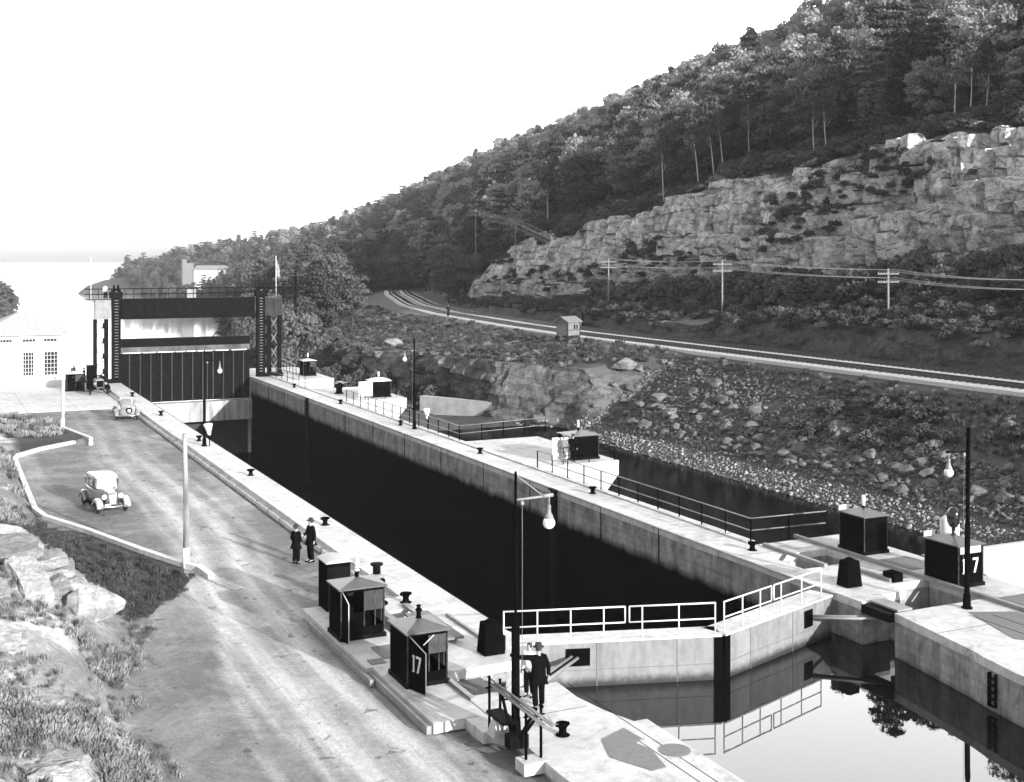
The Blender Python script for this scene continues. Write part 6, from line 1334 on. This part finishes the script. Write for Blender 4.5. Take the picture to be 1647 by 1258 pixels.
# ============================================================ ROCKS
def rockmesh(seed, sub=2, flat=(1, 1, .75), cuts=7, rough=.12):
    import bmesh as _b; rr = np.random.default_rng(seed); bm = _b.new(); _b.ops.create_icosphere(bm, subdivisions=sub, radius=1)
    V = np.array([v.co for v in bm.verts]); V *= (1 + rough * 2 * (fbm(V[:, 0] * 1.4 + seed, V[:, 1] * 1.4, V[:, 2] * 1.4, s=seed) - .5))[:, None]
    for _ in range(cuts):
        n = rr.normal(size=3); n /= np.linalg.norm(n); d = rr.uniform(.5, .82); p = V @ n; V = V - np.maximum(p - d, 0)[:, None] * n * .95
    if sub > 2: V = V * (1 + .16 * (fbm(V[:, 0] * 3.5 + seed, V[:, 1] * 3.5, V[:, 2] * 5, s=seed + 3, o=4) - .5))[:, None]
    V = V * np.array(flat)
    for v, c in zip(bm.verts, V): v.co = c
    me = bpy.data.meshes.new('boulder'); bm.to_mesh(me); bm.free(); return me
RM = []
for i in range(7):
    me = rockmesh(100 + i, 2, (1, .75 + .08 * i % .3, .55 + .07 * (i % 4)), 13, .2); me.materials.append(ROCKD); RM.append(me)
RP = []
for i in range(4):
    me = rockmesh(150 + i, 1, (1, .75, .5), 7, .2); me.materials.append(PEB); RP.append(bpy.data.objects.new('pebble_source', me))
RS = []
for i in range(4):
    me = rockmesh(170 + i, 1, (1, .72, .5), 8, .2); me.materials.append(ROCKD); RS.append(bpy.data.objects.new('stone_source', me))
pc = scol('pebble_sources', RP); sc_ = scol('stone_sources', RS)
X, Y = jitter(51, 59, 38, 106, .2); Z, Q = zr_arr(X, Y); k = (Q > 1.6) & (Q < 2.66 - .2 * r.random(len(X))) & ~((Y > 99) & (Q > 2.2)); n = k.sum()
scatter('gravel', np.stack([X, Y, Z + .0], -1)[k], r.choice([.06, .09, .14, .24], n, p=[.3, .4, .24, .06]) * r.uniform(.8, 1.3, n), r.uniform(0, 6, n), r.choice(4, n), pc, 'pale broken stone along the shore of the side pool', 'gravel', tilt=r.uniform(-1, 1, (n, 2)))
X, Y = jitter(51, 66, 42, 104, .25); Z, Q = zr_arr(X, Y); lim = LIM(Y); k = (Q > 2.6) & (Q < lim + .12 * (fbm(X * .3, Y * .3, s=9) - .5) * 3) & ~((Y > 98)) & (fbm(X * .25, Y * .25, s=19, o=3) > .28); n = k.sum()
scatter('rubble', np.stack([X, Y, Z + .05], -1)[k], r.choice([.13, .2, .3], n, p=[.4, .38, .22]) * r.uniform(.7, 1.3, n), r.uniform(0, 6, n), r.choice(4, n), sc_, 'slope of loose broken rock under the railway bank', 'rubble', tilt=r.uniform(-1, 1, (n, 2)))
cnt = 0
for j in range(2200):
    y = r.uniform(48, 99); x = r.uniform(53.5, 64); z, q = zr(x, y); lim = float(LIM(y))
    if not (2.72 < q < lim): continue
    low = (q - 2.72) / (lim - 2.72)
    if r.random() > (1.25 - low) * .8: continue
    s = float(r.choice([.34, .48, .66, .95], p=[.4, .34, .2, .06])) * float(r.uniform(.8, 1.2)) * (1.15 - .35 * low)
    me = RM[j % 7]; o = bpy.data.objects.new('boulder', me); COL.objects.link(o); o.location = (x, y, z + s * .22); o.scale = (s, s, s * .9); o.rotation_euler = (r.uniform(-.4, .4), r.uniform(-.4, .4), r.uniform(0, 6.28))
    where = 'at the foot of the rock slope beside the pale gravel' if low < .3 else ('on the middle of the rock slope under the railway' if low < .65 else 'high on the rock slope near the grass')
    size = 'large' if s > .65 else ('middling' if s > .38 else 'small')
    tag(o, f'{size} angular grey boulder {where}', 'boulder', 'boulders on the slope under the railway'); cnt += 1
    if cnt >= 255: break
def bigrock(label, x, y, z, sx, sy, sz, rot, seed, m=None, group=None, sub=4, cuts=9, tilt=(0, 0)):
    me = rockmesh(seed, sub, (1, 1, 1), cuts, .16); me.materials.append(m or ROCKL); o = bpy.data.objects.new('boulder', me); COL.objects.link(o); o.location = (x, y, z); o.scale = (sx, sy, sz); o.rotation_euler = (tilt[0], tilt[1], rot); return tag(o, label, 'boulder', group)
for a in [('big rounded pale boulder in front of the dark grass', 5.75, 44.6, .9, 1.35, 1.2, 1.0, .3, 301, ROCKLB),
          ('pair-forming cracked block just left of the big rounded boulder', 4.35, 43.6, 1.35, .75, .6, .6, .8, 302, ROCKLB),
          ('small pointed block wedged beside the big rounded boulder', 4.85, 43.0, 1.05, .45, .45, .6, .2, 303, ROCKLB),
          ('white smooth slab leaning on the ledge at the left', 3.05, 43.6, 1.9, .75, 1.6, .55, .1, 304, WHITER)] if False else []: pass
ROCKLB = m_rockface('pale_boulder_stone', .16, .42); WHITER = m_rockface('white_slab_stone', .34, .6)  # WHITER: lighter stone for the white slab and block
bigrock('big rounded pale boulder in front of the dark grass', 5.25, 45.1, zl(5.3, 45) + .35, 1.45, 1.05, .85, .3, 301, ROCKLB, cuts=16)
bigrock('cracked block just left of the big rounded boulder', 4.1, 44.6, zl(4.1, 44.6) + .2, .6, .5, .55, .8, 302, ROCKLB)
bigrock('small pointed block wedged beside the big rounded boulder', 4.65, 44.2, zl(4.65, 44.2) + .25, .42, .4, .5, .2, 303, ROCKLB)
def slabrock(label, x, y, z, sx, sy, sz, rot, seed, m, group=None, tilt=(0, 0), rough=.12):
    import bmesh as _b; bm = _b.new(); _b.ops.create_cube(bm, size=2); _b.ops.subdivide_edges(bm, edges=bm.edges[:], cuts=9, use_grid_fill=True)
    V = np.array([v.co for v in bm.verts]); n = V / np.linalg.norm(V, axis=1, keepdims=True); S = np.array([sx, sy, sz])
    V = V * (1 - .12 * (np.linalg.norm(V, axis=1, keepdims=True) > 1.55)); W_ = V * S
    k = np.floor(fbm(W_[:, 0] * .9 + seed, W_[:, 1] * .9, W_[:, 2] * 2, s=seed, o=3) * 9) / 9 - .5; W_ = W_ + n * (k * rough * 3)[:, None] * np.array([1, 1, .5]) + n * ((fbm(W_[:, 0] * 4, W_[:, 1] * 4, W_[:, 2] * 6, s=seed + 1, o=3) - .5) * rough)[:, None]
    for v, c in zip(bm.verts, W_): v.co = c
    me = bpy.data.meshes.new('rock_ledge'); bm.to_mesh(me); bm.free(); me.materials.append(m); o = bpy.data.objects.new('rock_ledge', me); COL.objects.link(o); o.location = (x, y, z); o.rotation_euler = (tilt[0], tilt[1], rot); return tag(o, label, 'rock ledge', group)
slabrock('white smooth slab leaning on the layered ledge at the left', 3.35, 44.9, zl(3.35, 44.9) + .12, .5, 1.2, .28, .25, 304, WHITER, tilt=(.32, .1), rough=.1)
slabrock('small white block left of the white slab', 2.35, 44.0, zl(2.35, 44) + .0, .3, .5, .22, .1, 305, WHITER, tilt=(.3, 0), rough=.05)
for i, (x, y, z, sx, sy, sz, lab) in enumerate([(4.0, 47.2, 1.15, 1.25, .9, .28, 'lowest layer of the layered ledge behind the white slab'), (3.8, 47.3, 1.62, 1.2, .9, .2, 'second layer of the layered ledge behind the white slab'), (3.4, 47.5, 1.98, 1.35, .85, .17, 'third layer of the layered ledge behind the white slab'), (2.7, 47.9, 2.3, 1.3, 1.0, .16, 'top layer of the layered ledge behind the white slab'), (2.2, 52.3, 2.2, 1.8, 1.2, .35, 'flat pale outcrop behind the layered ledge')]):
    slabrock(lab, x, y, (zl(3.9, 47.2) + z - 1.15) if i < 4 else zl(x, y), sx, sy, sz, .12 - .05 * i, 320 + i, ROCKL, 'layers of the rock ledge at the left', (0, -.06), .16)
for i, (x, y, s, lab) in enumerate([(1.5, 38.8, 1.5, 'broad pale outcrop at the left picture edge'), (2.4, 34.5, 1.5, 'low sunlit outcrop among the weeds at the left'), (2.6, 30.4, 1.3, 'flat pale outcrop near the bottom left'), (1.6, 62, 1.1, 'pale rock on the bank left of the turning place')]):
    slabrock(lab, x, y, zl(x, y) - .14, s * .75, s * .6, .3, i * .7 + .5, 330 + i, ROCKL, tilt=(.1, .12), rough=.3)
# rocks on knoll, pale scraps by the track and beyond the gate
for i, (x, y, s, lab) in enumerate([(59.5, 99.8, 1.6, 'tilted pale slab at the end of the knoll above the loose rocks'), (52.6, 103.5, 1.3, 'pale rock at the corner of the basin wall'), (51.2, 101.2, 1.0, 'small pale rock on the shore by the basin wall'), (47, 160, 2.2, 'pale rounded rock in the trees beyond the lift gate'), (52, 168, 1.0, 'small pale rock beyond the tall black poles'), (51, 139, 1.4, 'pale rock on the knoll above the farthest hut'), (88, 86, 1.6, 'large weathered rock in the bushes below the cliff at the right'), (84.5, 84.5, .9, 'white flat stone in the bushes above the rock cutting'), (83, 81, 1.0, 'pale block on the rock cutting at the right')]):
    z = zr(x, y)[0]; bigrock(lab, x, y, z + s * .25, s, s * .7, s * .45, i * 1.3, 350 + i, ROCKL if i != 6 else ROCK, sub=3)
# white-stemmed birches standing out against the wood
cands = [(1125, 100, 175), (1150, 103, 168), (1165, 104, 172), (1068, 101, 178), (1560, 106, 112), (1585, 108, 114), (1535, 103, 106), (1310, 103, 140), (1330, 104, 143), (1205, 106, 170)]
for j, (u0, x, _) in enumerate(cands):
    t = (u0 - 823.5) / 1990; y = x * (CC - t * CS) / (t * CC + CS); z = zr(x, y)[0]
    c = dup(protos[5], (x, y, z - .2), j * 1.1, ['leaning white birch trunk above the cliff left of the pines', 'second white birch of the leaning cluster above the cliff', 'third white birch of the leaning cluster above the cliff', 'thin white birch low above the cliff middle', 'straight white birch high above the right cliff', 'straight white birch at the far right above the cliff', 'short birch on the right cliff top', 'slender birch in the dark gap of the pines', 'slender second birch in the dark gap of the pines', 'slim upright birch behind the leaning cluster'][j], (.7, .7, .72) if u0 > 1250 else (.8, .8, 1.0)); c.rotation_euler = (0, (-.16 if j in (0, 1, 2) else .02), j * 1.1 if j > 2 else 0); c['group'] = 'white birches above the cliff'
# ============================================================ HAZE
hb = MB(); hb.box(-2700, 5400, -80, 8700, -15, 190)
hz = hb.build('haze', bpy.data.materials.new('thin_haze')); m = hz.data.materials[0]; m.use_nodes = True; n = m.node_tree.nodes; n.remove(n['Principled BSDF'])
pv = n.new('ShaderNodeVolumePrincipled'); pv.inputs['Color'].default_value = g3(1); pv.inputs['Density'].default_value = .00012; pv.inputs['Anisotropy'].default_value = 0.0
m.node_tree.links.new(pv.outputs[0], n['Material Output'].inputs['Volume']); hz['kind'] = 'stuff'; hz['label'] = 'thin pale haze over the valley'; hz['category'] = 'haze'
